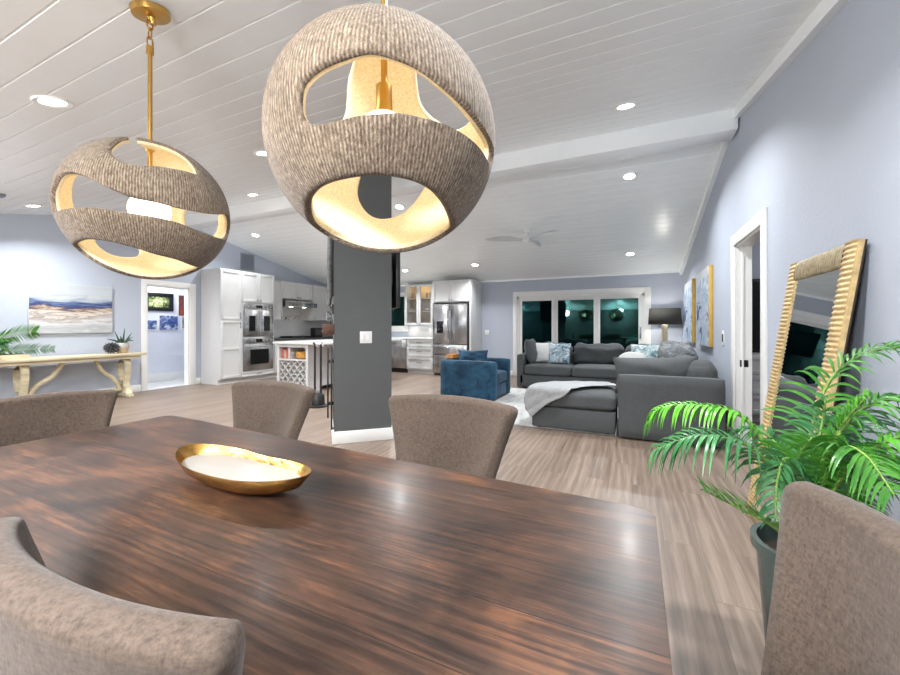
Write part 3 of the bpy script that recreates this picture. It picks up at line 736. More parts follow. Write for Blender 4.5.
def door(t, x0, x1, z0, z1, h=None, kn=None, mid=None, name='door', mat=None):
    o = shaker(MB(), x0+.003, x1-.003, z0+.003, z1-.003, mid=mid, r=min(.055, (z1-z0)*.25)).build(name, mat or M['cab'], t)
    if h: bar(MB(), *h).build('handle', M['black'], o)
    if kn: knob(MB(), *kn).build('knob', M['black'], o)
    return o
FX = -7.68
# tall pantry and oven tower on the left wall, faces to +x
t = cab('pantry_cabinet', 'tall white two-door pantry left of the ovens', (FX, 5.27, 0), PI/2, .48, .61, .1, 2.42, .1)
door(t, 0, .48, 1.345, 2.4, h=(.44, 1.44, .14)); door(t, 0, .48, .12, 1.34, h=(.44, 1.24, .14), mid=.74)
t = cab('oven_cabinet', 'tall white cabinet holding the two built-in ovens', (FX, 5.75, 0), PI/2, .86, .61, .1, 2.42, .1)
door(t, 0, .43, 1.75, 2.4, kn=(.39, 1.79)); door(t, .43, .86, 1.75, 2.4, kn=(.47, 1.79)); door(t, 0, .86, .105, .215, h=(.43, .16, .12, False), name='drawer')
def oven(label, z, h, french):
    t = thing('wall_oven', label, 'oven', (FX, 5.79, z), PI/2, 'built-in ovens')
    MB().box(0, .78, -.022, -.001, 0, h, .003).build('front_panel', M['steel'], t)
    MB().box(.02, .76, -.03, -.02, h-.14, h-.01, .002).box(.3, .48, -.034, -.028, h-.115, h-.035).build('control_panel', M['steel'], t)
    MB().box(.31, .47, -.036, -.033, h-.11, h-.04).build('display', M['blackglass'], t)
    for x in (.1, .19, .59, .68): MB().tube([(x, -.03, h-.075), (x, -.055, h-.075)], .02, 14).build('knob', M['chrome'], t)
    if french:
        for x0, x1, hx in ((.02, .388, .34), (.392, .76, .44)):
            d = MB().box(x0, x1, -.05, -.022, .03, h-.15, .004).build('door', M['steel'], t)
            MB().box(x0+.1 if hx < .39 else x0+.11, x1-.11 if hx < .39 else x1-.1, -.053, -.049, .12, h-.28).build('window', M['blackglass'], d)
            bar(MB(), hx, .03+(h-.18)/2, h-.24, True, -.05).build('handle', M['chrome'], d)
    else:
        d = MB().box(.02, .76, -.05, -.022, .03, h-.15, .004).build('door', M['steel'], t)
        MB().box(.15, .63, -.053, -.049, .14, h-.27).build('window', M['blackglass'], d)
        bar(MB(), .39, h-.2, .66, False, -.05).build('handle', M['chrome'], d)
oven('upper stainless wall oven with two French doors', .99, .74, True)
oven('lower stainless wall oven with one wide door', .23, .74, False)
# base run and counter on the left wall
for i, (y, w) in enumerate(((6.62, .9), (7.54, .9), (8.46, .9))):
    t = cab('base_cabinet', ('white base cabinet next to the oven tower', 'white base cabinet under the range hood', 'white base cabinet in the far left kitchen corner')[i], (FX, y, 0), PI/2, w, .61, .1, .88, .1)
    door(t, 0, w/2, .12, .86, kn=(w/2-.05, .8)); door(t, w/2, w, .12, .86, kn=(w/2+.05, .8))
tag(MB().box(XL+.01, FX+.03, 6.615, 9.385, .882, .92, .004).build('worktop', M['counterd']), 'dark stone worktop along the left kitchen wall', 'countertop')
struct('trim_6', MB().box(XL, XL+.008, 6.62, 9.385, .92, 1.75), M['tile'], smooth=False)
t = thing('cooktop', 'black gas cooktop on the left worktop below the hood', 'cooktop', (FX-.3, 7.6, .92), PI/2)
MB().box(-.38, .38, -.25, .25, 0, .02, .004).build('plate', M['blackglass'], t)
for x in (-.25, 0, .25):
    g = MB()
    for k in (-.2, -.07, .07, .2): g.box(x-.11, x+.11, k-.006, k+.006, .02, .045)
    for k in (-.1, .1): g.box(x+k-.006, x+k+.006, -.21, .21, .02, .045)
    g.build('grate', M['black'], t)
UX = -7.94
t = cab('upper_cabinet', 'white upper cabinet between the oven tower and the hood', (UX, 6.62, 0), PI/2, .46, .35, 1.38, 2.355); door(t, 0, .46, 1.39, 2.345, kn=(.41, 1.44))
t = cab('upper_cabinet', 'short white two-door cabinet above the range hood', (UX, 7.1, 0), PI/2, .98, .35, 1.92, 2.355); door(t, 0, .49, 1.93, 2.345, kn=(.44, 1.97)); door(t, .49, .98, 1.93, 2.345, kn=(.54, 1.97))
t = cab('upper_cabinet', 'white upper cabinet right of the range hood', (UX, 8.1, 0), PI/2, .6, .35, 1.38, 2.355); door(t, 0, .6, 1.39, 2.345, kn=(.05, 1.44))
t = cab('upper_cabinet', 'white upper cabinet in the far left corner, mostly behind the pillar', (UX, 8.72, 0), PI/2, .64, .35, 1.38, 2.355); door(t, 0, .64, 1.39, 2.345, kn=(.05, 1.44))
t = thing('range_hood', 'stainless under-cabinet range hood', 'range hood', (FX-.05, 7.12, 1.72), PI/2)
MB().prism([(0, 0), (.5, 0), (.5, .19), (.2, .19), (0, .1)], 'x', 0, .94).build('hood_body', M['steel'], t, smooth=False)
for x in (.25, .69): MB().cyl((x, .22), .05, -.006, .004, 16).build('hood_lamp', M['hoodl'], t)
t = thing('pot_filler', 'chrome folding pot filler tap on the wall under the hood', 'tap', (XL+.01, 7.5, 1.38), PI/2)
MB().cyl((0, 0), .001, 0, .001, 8).tube([(0, 0, .05), (0, -.06, .05), (.22, -.1, .05), (.22, -.1, .1), (.42, -.06, .1), (.42, -.06, 0)], .014, 8).build('arm', M['chrome'], t)
MB().tube([(0, 0, .05), (0, -.012, .05)], .035, 16).build('wall_flange', M['chrome'], t)
t = thing('small_appliance', 'small dark framed box standing on the far end of the left worktop', 'appliance', (-7.98, 8.3, .92), PI/2)
MB().box(-.16, .16, -.08, .08, 0, .26, .015).build('case', M['black'], t); MB().box(-.12, .12, -.084, -.079, .05, .22).build('front', M['graphite'], t)
# return-air vent high on the left wall
t = thing('air_vent', 'grey louvred air vent on the gable above the ovens', 'vent', (XL+.001, 6.2, 2.56), PI/2)
mb = MB().box(0, .36, -.012, -.0, 0, .03).box(0, .36, -.012, 0, .35, .38).box(0, .03, -.012, 0, 0, .38).box(.33, .36, -.012, 0, 0, .38); mb.build('vent_frame', M['vent'], t)
g = MB(); [g.box(.03+.02*k, .036+.02*k, -.01, -.002, .03, .35) for k in range(15)]; g.box(.03, .33, -.002, 0, .03, .35); g.build('louvres', M['vent'], t)

# island with cubbies and wine rack in its end
IX0, IX1, IY = -6.15, -5.36, 5.36
t = thing('kitchen_island', 'white kitchen island with a wine rack in its near end', 'kitchen island', (IX0, IY, 0))
W = IX1-IX0
mb = MB().box(0, W, .34, 2.5, .08, .88).box(0, .06, 0, .34, .0, .88).box(W-.06, W, 0, .34, 0, .88).box(.06, W-.06, 0, .34, .82, .88).box(.06, W-.06, 0, .34, .57, .6).box(.06, W-.06, 0, .34, .0, .12)
mb.box(.3, .33, 0, .34, .6, .82); mb.build('body', M['cab'], t, smooth=False)
g = MB(); z0, z1, x0, x1 = .12, .57, .06, W-.06
n = 9
SP = .15
for k in range(-5, 8):
    for sg in (1, -1):
        c = x0+SP*k
        xs0, xs1 = max(x0, c), min(x1, c+(z1-z0))
        if xs1-xs0 < .03: continue
        zz = (lambda x: z0+(x-c)) if sg > 0 else (lambda x: z1-(x-c))
        p, q = (xs0, zz(xs0)), (xs1, zz(xs1)); h = .008
        g.prism([(p[0], p[1]-h), (q[0], q[1]-h), (q[0], q[1]+h), (p[0], p[1]+h)], 'y', .005 if sg > 0 else .012, .28)
MB().box(.061, W-.061, .29, .335, .121, .569).build('rack_shade_back', M['darkwood'], t)  # dark back and sides paint in the shade between the rack slats
for xx in (.061, W-.069): MB().box(xx, xx+.008, .03, .29, .121, .569).build('rack_shade_side', M['darkwood'], t)
g.build('wine_rack', M['cab'], t, smooth=False)
MB().box(-.06, W+.42, -.05, 2.56, .882, .92, .004).build('island_top', M['counter'], t)
bt = thing('wine_bottle', 'dark wine bottle lying in the lattice rack of the island', 'bottle', (0, 0, 0), 0, 'bottles in the island wine rack')
MB().ring_loft([[(r*math.cos(2*PI*i/16), y, r*math.sin(2*PI*i/16)) for i in range(16)] for r, y in ((.012, 0), (.014, .02), (.013, .08), (.034, .13), (.036, .27))]).build('glass', M['bottle'], bt)
MB().ring_loft([[(r*math.cos(2*PI*i/12), y, r*math.sin(2*PI*i/12)) for i in range(12)] for r, y in ((.0135, -.004), (.0145, .05))]).build('foil_cap', M['clay'], bt)
first = True
for k in range(-5, 8):
    for j in range(-5, 8):
        u = x0+SP*(k+.5)-z0; w_ = x0+SP*(j+.5)+z1; x = (u+w_)/2; z = (w_-u)/2
        if x0+.05 < x < x1-.05 and z0+.05 < z < z1-.05 and (k*3+j*5) % 4:
            p = (IX0+x, IY+.05, z-.01)
            if first: bt.location = p; first = False
            else: dup(bt, p)
t = thing('cookbook_stack', 'faded red books standing in the left cubby of the island', 'books', (IX0+.08, IY+.04, .6))
for k, (w, h, m) in enumerate(((.05, .18, 'redbook'), (.045, .16, 'clay'), (.05, .19, 'redbook'))): MB().box(k*.06, k*.06+w, 0, .2, 0, h, .003).build('book', M[m], t)
t = thing('woven_basket', 'amber woven basket in the right cubby of the island', 'basket', (IX0+.52, IY+.16, .6))
MB().lathe((0, 0, 0), [(.09, 0), (.13, .03), (.14, .09), (.12, .14), (.115, .13), (.02, .1)], 24).build('bowl', M['amber'], t)
tb = MB(); [tb.tube([(.13*math.cos(a), .02+.0*a, .09+.07*math.sin(a)) for a in (0, .5, 1, 1.57, 2.1, 2.6, 3.14)], .008, 6)]; tb.build('handle', M['boxwood'], t)
# bar stools at the island overhang
def stool(label, x, y, h, dark):
    t = thing('bar_stool', label, 'bar stool', (x, y, 0), 0)
    MB().lathe((0, 0, 0), [(.16, 0), (.16, .02), (.05, .04), (.035, .16), (.03, .17)] if dark else [(.2, 0), (.2, .012), (.03, .03)], 28).build('base', M['black'] if dark else M['chrome'], t)
    MB().cyl((0, 0), .022, .03, h, 14).build('post', M['black'] if dark else M['chrome'], t)
    MB().tube([(.14*math.cos(a), .14*math.sin(a), .3) for a in [2*PI*k/20 for k in range(21)]], .008, 6).tube([(-.14, 0, .3), (.14, 0, .3)], .007, 6).build('foot_ring', M['chrome'], t)
    MB().softbox(-.19, .19, -.18, .18, h, h+.07, .03, .01, cuts=6).build('seat', M['black'], t)
    MB().softbox(-.19, .19, .16, .2, h+.07, h+.3, .018, 0, cuts=6).build('backrest', M['black'], t) if not dark else None
    return t
t = thing('metal_stand', 'black metal stand with two upright posts and a heavy base, beside the pillar', 'stand', (-4.3, 4.5, 0), .3)
MB().lathe((0, 0, 0), [(.15, 0), (.155, .02), (.1, .035), (.095, .17), (.07, .2), (.01, .205)], 28).build('base', M['black'], t)
for x in (-.05, .045): MB().tube([(x, 0, .2), (x, 0, .93), (x*1.5, 0, .97)], .016, 10).build('post', M['black'], t)
MB().tube([(-.09, 0, .9), (-.05, 0, .93), (0, 0, .9), (.05, 0, .93), (.09, 0, .9)], .011, 8).build('top_hook', M['chrome'], t)
stool('chrome pedestal bar stool under the island overhang, mostly behind the pillar', -4.62, 6.0, .62, False)
t = thing('wall_tap', 'chrome kitchen utensil crock on the island top near the pillar', 'crock', (-5.25, 6.2, .92)); t.name = 'utensil_crock'
MB().lathe((0, 0, 0), [(.05, 0), (.055, .12), (.05, .12), (.045, .02)], 20).build('jar', M['chrome'], t)
for k in range(3): MB().tube([(.01*k-.01, 0, .02), (.03*k-.03, .02, .22)], .006, 6).build('utensil', M['black'], t)

# far-wall run: dishwasher, drawers, glass cabinet, fridge
BY = 8.76
t = cab('sink_cabinet', 'white sink base cabinet under the night window, behind the pillar', (-6.84, BY, 0), 0, .9, .61, .1, .88, .1); door(t, 0, .45, .12, .86, kn=(.4, .8)); door(t, .45, .9, .12, .86, kn=(.5, .8))
t = thing('dishwasher', 'stainless dishwasher left of the white drawers', 'dishwasher', (-5.93, BY, 0))
MB().box(0, .59, .0, .58, .1, .875).box(0, .59, .06, .58, 0, .1).build('body', M['black'], t); d = MB().box(.004, .586, -.03, -.001, .12, .87, .005).build('door', M['steel'], t); bar(MB(), .295, .78, .5, False, -.03).build('handle', M['chrome'], d)
t = cab('drawer_cabinet', 'white three-drawer base cabinet left of the fridge', (-5.33, BY, 0), 0, .78, .61, .1, .88, .1)
for a, b in ((.11, .42), (.42, .68), (.68, .875)): door(t, 0, .78, a, b, h=(.39, (a+b)/2+.02, .15, False), name='drawer')
tag(MB().box(-6.95, -4.535, BY-.03, YF-.012, .882, .92, .004).build('worktop', M['counter']), 'white worktop above the dishwasher and drawers', 'countertop')
struct('trim_7', MB().box(-5.66, -4.52, YF-.008, YF, .92, 1.25), M['tile'], smooth=False)
t = thing('wall_outlet', 'white outlet plate on the backsplash below the glass cabinet', 'outlet', (-4.98, YF-.009, 1.06)); MB().box(-.035, .035, -.006, 0, 0, .115, .002).build('plate', M['plastic'], t); MB().box(-.015, .015, -.008, -.005, .03, .085).build('socket_face', M['plastic'], t)
t = thing('glass_cabinet', 'white upper cabinet with two glass doors and warm lit shelves', 'cabinet', (-5.56, 9.05, 1.25))
W = .85; H = 1.08
MB().box(0, .02, 0, .34, 0, H).box(W-.02, W, 0, .34, 0, H).box(0, W, 0, .34, 0, .02).box(0, W, 0, .34, H-.02, H).build('body', M['cab'], t, smooth=False)
MB().box(.02, W-.02, .32, .338, .02, H-.02).build('back_panel', M['tan'], t)
for z in (.36, .7): MB().box(.02, W-.02, .03, .32, z, z+.015).build('shelf', M['tan'], t)
for x0, x1, kx in ((0, W/2, W/2-.04), (W/2, W, W/2+.04)):
    d = MB().box(x0+.003, x0+.06, -.02, -.001, .003, H-.003, .002).box(x1-.06, x1-.003, -.02, -.001, .003, H-.003, .002).box(x0+.06, x1-.06, -.02, -.001, .003, .06, .002).box(x0+.06, x1-.06, -.02, -.001, H-.06, H-.003, .002).build('door', M['cab'], t)
    MB().box(x0+.06, x1-.06, -.012, -.008, .06, H-.06).build('glass_pane', M['clearglass'], d); knob(MB(), kx, .035).build('knob', M['black'], d)
bw = thing('bowl', 'white bowl inside the glass-door cabinet', 'bowl', (0, 0, 0), 0, 'white bowls in the glass cabinet')
MB().lathe((0, 0, 0), [(.03, 0), (.06, .02), (.085, .07), (.08, .07), (.05, .022), (.01, .012)], 20).build('shell', M['dishw'], bw)
MB().lathe((0, 0, 0), [(.0305, 0), (.0305, .008)], 16).build('foot', M['dishw'], bw)
first = True
for x, z in ((-5.42, .02), (-5.23, .02), (-4.98, .02), (-4.82, .02), (-5.42, .375), (-5.22, .375), (-4.97, .375), (-4.81, .375)):
    p = (x, 9.2, 1.25+z)
    if first: bw.location = p; first = False
    else: dup(bw, p)
gl = thing('drinking_glass', 'tall glass on the top shelf of the glass-door cabinet', 'glass', (0, 0, 0), 0, 'glasses in the glass cabinet')
MB().lathe((0, 0, 0), [(.025, 0), (.034, .15), (.031, .15), (.022, .012)], 16).build('tumbler', M['steel'], gl)
first = True
for x in (-5.44, -5.3, -5.18, -4.98, -4.86, -4.76):
    p = (x, 9.2, 1.965)
    if first: gl.location = p; first = False
    else: dup(gl, p)
# fridge and its surround
FY = 8.64
t = thing('refrigerator', 'stainless French-door refrigerator with a water dispenser', 'refrigerator', (-4.49, FY, 0))
MB().box(0, .93, .02, .72, .03, 1.76).build('body', M['graphite'], t)
MB().box(.0, .93, .08, .7, 0, .03).build('kickplate', M['black'], t)
for x0, x1, hx in ((.005, .463, .43), (.467, .925, .5)):
    d = MB().box(x0, x1, -.05, .018, .78, 1.76, .01).build('door', M['steel'], t); MB().tube([(hx, -.05, .9), (hx, -.085, .92), (hx, -.085, 1.6), (hx, -.05, 1.62)], .011, 10).build('handle', M['chrome'], d)
    if x0 < .1:
        MB().box(.12, .3, -.054, -.049, 1.05, 1.34, .004).build('water_dispenser', M['blackglass'], d)
for a, b in ((.52, .77), (.06, .51)):
    d = MB().box(.005, .925, -.05, .018, a, b, .01).build('freezer_drawer', M['steel'], t); MB().tube([(.1, -.05, b-.06), (.12, -.085, b-.06), (.81, -.085, b-.06), (.83, -.05, b-.06)], .011, 10).build('handle', M['chrome'], d)
t = cab('fridge_surround', 'white two-door cabinet and side panels around the refrigerator', (-4.53, FY+.02, 0), 0, 1.05, .73, 1.8, 2.345)
door(t, .02, .52, 1.82, 2.335, kn=(.48, 1.86)); door(t, .52, 1.03, 1.82, 2.335, kn=(.56, 1.86))
MB().box(1.0, 1.05, 0, .73, 0, 1.8).build('side_panel', M['cab'], t, smooth=False); MB().box(0, .03, .08, .73, .93, 1.8).build('side_panel', M['cab'], t, smooth=False)
t = thing('light_switch', 'white switch plate on the far wall right of the fridge', 'light switch', (-3.34, YF-.001, 1.0)); MB().box(-.06, .06, -.006, 0, 0, .12, .002).build('plate', M['plastic'], t); MB().box(-.03, .03, -.01, -.005, .03, .09).build('rocker', M['plastic'], t)

# ------------------------------------------------------------------ left wall: console, seascape, plants
t = thing('seascape_painting', 'wide blue and grey abstract seascape canvas on the left wall', 'painting', (XL+.001, 2.65, 1.1), PI/2)
MB().box(0, 1.05, -.035, -.0, 0, .79, .003).build('canvas_edge', M['canvw'], t); MB().box(.004, 1.046, -.037, -.0345, .004, .786).build('canvas', M['paints'], t)
CX = -8.0
t = thing('console_table', 'weathered cream console table with curved legs under the seascape', 'console table', (CX, 2.95, 0))
MB().box(-.24, .24, -1.12, 1.03, .705, .75, .008).box(-.2, .2, -1.04, .95, .655, .705, .004).build('tabletop', M['consol'], t)
def curl(pts, w, th): 
    mb = MB(); return mb.tube(pts, th, 8, w/th)
for y in (-.46, .8):
    for sx in (-1, 1):
        pts = [(sx*x, y, z) for x, z in ((.08, .66), (.12, .58), (.13, .48), (.1, .36), (.07, .26), (.09, .16), (.15, .07), (.2, .035))]
        curl(pts, .05, .03).build('leg', M['consol'], t)
    MB().box(-.24, .24, y-.04, y+.04, 0, .045, .012).build('foot_bar', M['consol'], t)
for y0, y1 in ((-.42, .0), (.74, .4)):
    pts = []
    for k in range(13):
        u = k/12; pts.append((0, y0+(y1-y0)*u, .12+.54*u+.05*math.sin(u*2*PI)))
    curl(pts, .04, .035).build('brace', M['consol'], t)
MB().box(-.03, .03, -.45, .8, .1, .15, .01).build('stretcher', M['consol'], t)

# ------------------------------------------------------------------ palms
def bez(P, n):
    """smooth curve through control points (Catmull-Rom)"""
    P = [Vector(p) for p in P]; Q = [P[0]*2-P[1]]+P+[P[-1]*2-P[-2]]; out = []; m = len(P)-1
    for i in range(n+1):
        t_ = i/n*m; k = min(int(t_), m-1); t_ -= k; a, b, c, d = Q[k:k+4]
        out.append(.5*((2*b)+(c-a)*t_+(2*a-5*b+4*c-d)*t_*t_+(3*b-a-3*c+d)*t_**3))
    return out
def frond(parent, pts, m, n=22, L=.17, droop=.6, w=.016, start=.22, side=None, seed=0, world=True):
    rnd = random.Random(seed); P = bez(pts, 40); mb = MB()
    mb.mi = 1; mb.tube(P, [.0055*(1-.75*i/40)+.001 for i in range(41)], 6); mb.mi = 0
    for k in range(n):
        u = start+(1-start)*(k+.5)/n; i = min(39, int(u*40)); p = P[i]; d = (P[i+1]-P[i]).normalized()
        s0 = side or d.cross(Vector((0, 0, 1))).normalized()
        up = s0.cross(d)
        ll = L*(.55+.6*math.sin(PI*min(1, (u-start)/(1-start)*.8+.16)))*rnd.uniform(.88, 1.1)
        for sg in (-1, 1):
            ax = (s0*sg*.86+d*rnd.uniform(.45, .7)+up*.3+Vector((rnd.uniform(-.1, .1), rnd.uniform(-.1, .1), rnd.uniform(-.1, .1)))).normalized()
            pr = None; q = p.copy(); dirn = ax.copy(); nn = 6
            for j in range(nn+1):
                f = j/nn; ww = w*(.35+1.5*f if f < .3 else .8*(1-f)**.75/.7**.75)*.9
                nrm = dirn.cross(up).normalized(); cen = q
                row = (mb.bm.verts.new(cen+nrm*ww+up*.25*ww), mb.bm.verts.new(cen), mb.bm.verts.new(cen-nrm*ww+up*.25*ww))
                if pr:
                    for a in (0, 1): fc = mb.bm.faces.new((pr[a], pr[a+1], row[a+1], row[a])); fc.material_index = 0
                pr = row
                q = q+dirn*(ll/nn); dirn = (dirn+Vector((0, 0, -droop*.35*(1+f)))).normalized()
    for v in mb.bm.verts: v.co.x = max(XL+.03, min(XR-.012, v.co.x))
    return mb.build('frond', [m, M['stem']], parent, world=world, ang=180)
PX, PY = .53, 1.62
t = thing('potted_palm', 'large green potted palm in front of the leaning mirror', 'potted plant', (PX, PY, 0))
MB().lathe((0, 0, 0), [(.105, 0), (.115, .01), (.15, .46), (.165, .47), (.165, .5), (.148, .5), (.14, .44), (.02, .44)], 40).build('pot', M['pot'], t)
MB().lathe((0, 0, 0), [(.139, .43), (.13, .452), (.02, .46)], 24).build('soil', M['soil'], t)
B = (PX-.02, PY, .45)
F = [
 ([B, (.47, 1.64, .66), (.36, 1.66, .875), (.222, 1.66, .915), (.1, 1.66, .895), (.055, 1.66, .83)], 'leafb', 24, .13, 1.25, .014),
 ([B, (.45, 1.56, .68), (.34, 1.5, .82), (.202, 1.48, .85), (.071, 1.47, .79)], 'leafd', 22, .19, 1.0, .015),
 ([B, (.43, 1.52, .55), (.376, 1.46, .61), (.286, 1.44, .655), (.2, 1.43, .695)], 'leaf', 17, .11, .12, .013),
 ([B, (.53, 1.7, .72), (.6, 1.76, .98), (.687, 1.76, 1.1), (.8, 1.74, 1.135), (.89, 1.7, 1.1)], 'leaf', 22, .17, .5, .014),
 ([B, (.53, 1.64, .72), (.56, 1.66, .88), (.57, 1.66, .97)], 'leafd', 14, .11, .5, .013),
 ([B, (.52, 1.58, .72), (.6, 1.57, .93), (.69, 1.56, .99), (.76, 1.54, .93)], 'leaf', 18, .15, .7, .013),
 ([B, (.55, 1.54, .72), (.62, 1.5, .86), (.72, 1.48, .92), (.82, 1.48, .9)], 'leafb', 20, .13, .9, .015),
 ([B, (.58, 1.6, .65), (.69, 1.62, .81), (.8, 1.63, .74)], 'leaf', 18, .15, .7, .013),
 ([B, (.46, 1.54, .74), (.42, 1.5, .8), (.395, 1.48, .72), (.39, 1.47, .62)], 'leafd', 16, .09, .6, .011),
 ([B, (.52, 1.55, .7), (.54, 1.48, .85), (.56, 1.4, .86), (.58, 1.32, .79)], 'leaf', 18, .14, .7, .012),
 ([B, (.5, 1.66, .7), (.45, 1.72, .8), (.4, 1.76, .83), (.34, 1.8, .79)], 'leafd', 16, .11, .8, .012),
 ([B, (.55, 1.66, .75), (.66, 1.7, .92), (.78, 1.72, .97), (.86, 1.7, .9)], 'leafd', 18, .14, .7, .012),
 ([B, (.5, 1.58, .68), (.46, 1.52, .8), (.47, 1.46, .88)], 'leaf', 14, .12, .4, .012),
 ([B, (.56, 1.56, .66), (.62, 1.5, .76), (.68, 1.44, .78)], 'leaf', 16, .13, .5, .012),
 ([B, (.52, 1.5, .66), (.5, 1.42, .74), (.47, 1.36, .72)], 'leaf', 16, .12, .6, .012),
 ([B, (.57, 1.68, .7), (.64, 1.76, .86), (.72, 1.84, .9)], 'leafd', 18, .15, .5, .013),
 ([B, (.54, 1.6, .74), (.58, 1.58, .9), (.63, 1.56, 1.0)], 'leafb', 16, .13, .4, .012),
]
for i, (pts, m, n, L, dr, w) in enumerate(F): frond(t, pts, M[m], int(n*1.55), L, dr, w*.62, seed=i)
# palm in a wooden tray at the left end of the console
t = thing('tabletop_palm', 'small palm in a shallow wooden trough at the left end of the console', 'potted plant', (-7.96, 2.5, .75))
MB().box(-.09, .09, -.3, .04, 0, .06, .006).build('trough', M['consol'], t); MB().box(-.075, .075, -.28, .02, .05, .064).build('soil', M['soil'], t)
B2 = (-7.96, 2.4, .81)
ZUP = Vector((.25, 0, 1)).normalized()
for i, (pts, m, L, sd) in enumerate([([B2, (-7.95, 2.2, .98), (-7.9, 2.28, 1.06), (-7.86, 2.5, 1.12), (-7.84, 2.6, 1.13)], 'leaf', .15, ZUP), ([B2, (-7.92, 2.25, .84), (-7.86, 2.5, .875), (-7.8, 2.78, .87)], 'leafd', .11, ZUP),
                              ([B2, (-7.95, 2.25, 1.0), (-7.95, 2.05, 1.12), (-7.95, 1.85, 1.1)], 'leaf', .2, None), ([B2, (-7.85, 2.25, .92), (-7.8, 2.2, .97), (-7.72, 2.2, .92)], 'leafd', .14, None), ([B2, (-8.0, 2.3, .95), (-8.05, 2.35, 1.02), (-8.08, 2.42, 1.02)], 'leaf', .15, None)]):
    frond(t, pts, M[m], 26, L, .12 if sd else .5, .01, start=.3, side=sd, seed=40+i)
t = thing('pinecone_ornament', 'dark grey spiky pinecone ornament on the console', 'ornament', (-7.93, 3.54, .75))
mb = MB().sphere((0, 0, .1), .05, 12, 8)
for k in range(60):
    z = 1-2*(k+.5)/60; a = k*2.4; r = math.sqrt(1-z*z); d = Vector((r*math.cos(a), r*math.sin(a), z*.85)); p = Vector((0, 0, .1))
    mb.tube([p+d*.04, p+d*.085, p+d*.12], [.014, .017, .002], 5)
mb.build('scales', M['graphite'], t)
t = thing('succulent_pot', 'spiky succulent in a two-tone white and tan pot on the right end of the console', 'potted plant', (-7.95, 3.7, .75))
MB().lathe((0, 0, 0), [(.06, 0), (.075, .02), (.095, .09)], 28).build('tan_base', M['clay'], t); MB().lathe((0, 0, 0), [(.0955, .088), (.1, .12), (.085, .17), (.07, .18), (.06, .165), (.01, .16)], 28).build('white_bowl', M['dishw'], t)
for k in range(9):
    a = k*2.4; r = .05+.012*k; h = .43-.026*k
    MB().tube([(.02*math.cos(a), .02*math.sin(a), .16), (r*.7*math.cos(a), r*.7*math.sin(a), .22), (r*1.5*math.cos(a), r*1.5*math.sin(a), h)], [.016, .017, .003], 6).build('leaf', M['agave'], t)

# framed photos on the hall wall
def photo(label, y0, y1, z0, z1, fr, frm, pm):
    t = thing('framed_photo', label, 'picture', (HX+.001, y0, z0), PI/2)
    w, h = y1-y0, z1-z0
    if fr:
        MB().box(0, w, -.03, 0, 0, fr, .003).box(0, w, -.03, 0, h-fr, h, .003).box(0, fr, -.03, 0, fr, h-fr, .003).box(w-fr, w, -.03, 0, fr, h-fr, .003).build('frame', frm, t)
        MB().box(fr, w-fr, -.012, 0, fr, h-fr).build('print', pm, t)
    else:
        MB().box(0, w, -.025, -.001, 0, h, .002).build('mount', M['canvw'], t); MB().box(0, w, -.027, -.024, 0, h).build('print', pm, t)
photo('landscape photo in a wide black frame on the hall wall', 4.73, 5.31, 1.55, 1.94, .08, M['black'], M['ph1'])
photo('tall orange-red print on the hall wall', 5.42, 5.72, 1.46, 1.92, 0, None, M['ph2'])
photo('blue group photo below the black frame on the hall wall', 5.03, 5.4, 1.14, 1.45, 0, None, M['ph3'])
photo('small blue photo left of the group photo in the hall', 4.8, 4.97, 1.16, 1.34, 0, None, M['ph3'])
photo('small grey photo under the orange-red print in the hall', 5.5, 5.7, 1.17, 1.42, 0, None, M['ph4'])

# ------------------------------------------------------------------ living area
t = thing('area_rug', 'pale grey rug under the ottoman and armchair', 'rug', (-1.2, 6.0, 0))
MB().box(-2.35, -.16, 4.66, 7.45, 0, .011, .004).build('rug_pile', M['rug'], t, world=True)
RG = .012
# blue armchair facing right
AX0, AX1, AY0, AY1 = -2.92, -1.95, 5.86, 6.74
t = thing('armchair', 'navy blue velvet cube armchair seen from its side', 'armchair', ((AX0+AX1)/2, (AY0+AY1)/2, RG))
for a, b in ((AY0, AY0+.14), (AY1-.14, AY1)): MB().softbox(AX0, AX1, a, b, RG+.015, .645, .03, .006, cuts=8).build('arm', M['velvet'], t, world=True, ang=75)
MB().softbox(AX0+.01, AX0+.17, AY0+.14, AY1-.14, .04, .66, .035, .006, cuts=8).build('backrest', M['velvet'], t, world=True, ang=75)
MB().box(AX0+.17, AX1-.04, AY0+.14, AY1-.14, .05, .26, .015).build('seat_base', M['velvet'], t, world=True)
MB().softbox(AX0+.17, AX1-.01, AY0+.142, AY1-.142, .262, .45, .05, .02, wr=.006, cuts=10).build('seat_cushion', M['velvet'], t, world=True, ang=75)
MB().box(AX0+.05, AX1-.05, AY0+.05, AY1-.05, RG, RG+.03).build('plinth', M['black'], t, world=True)

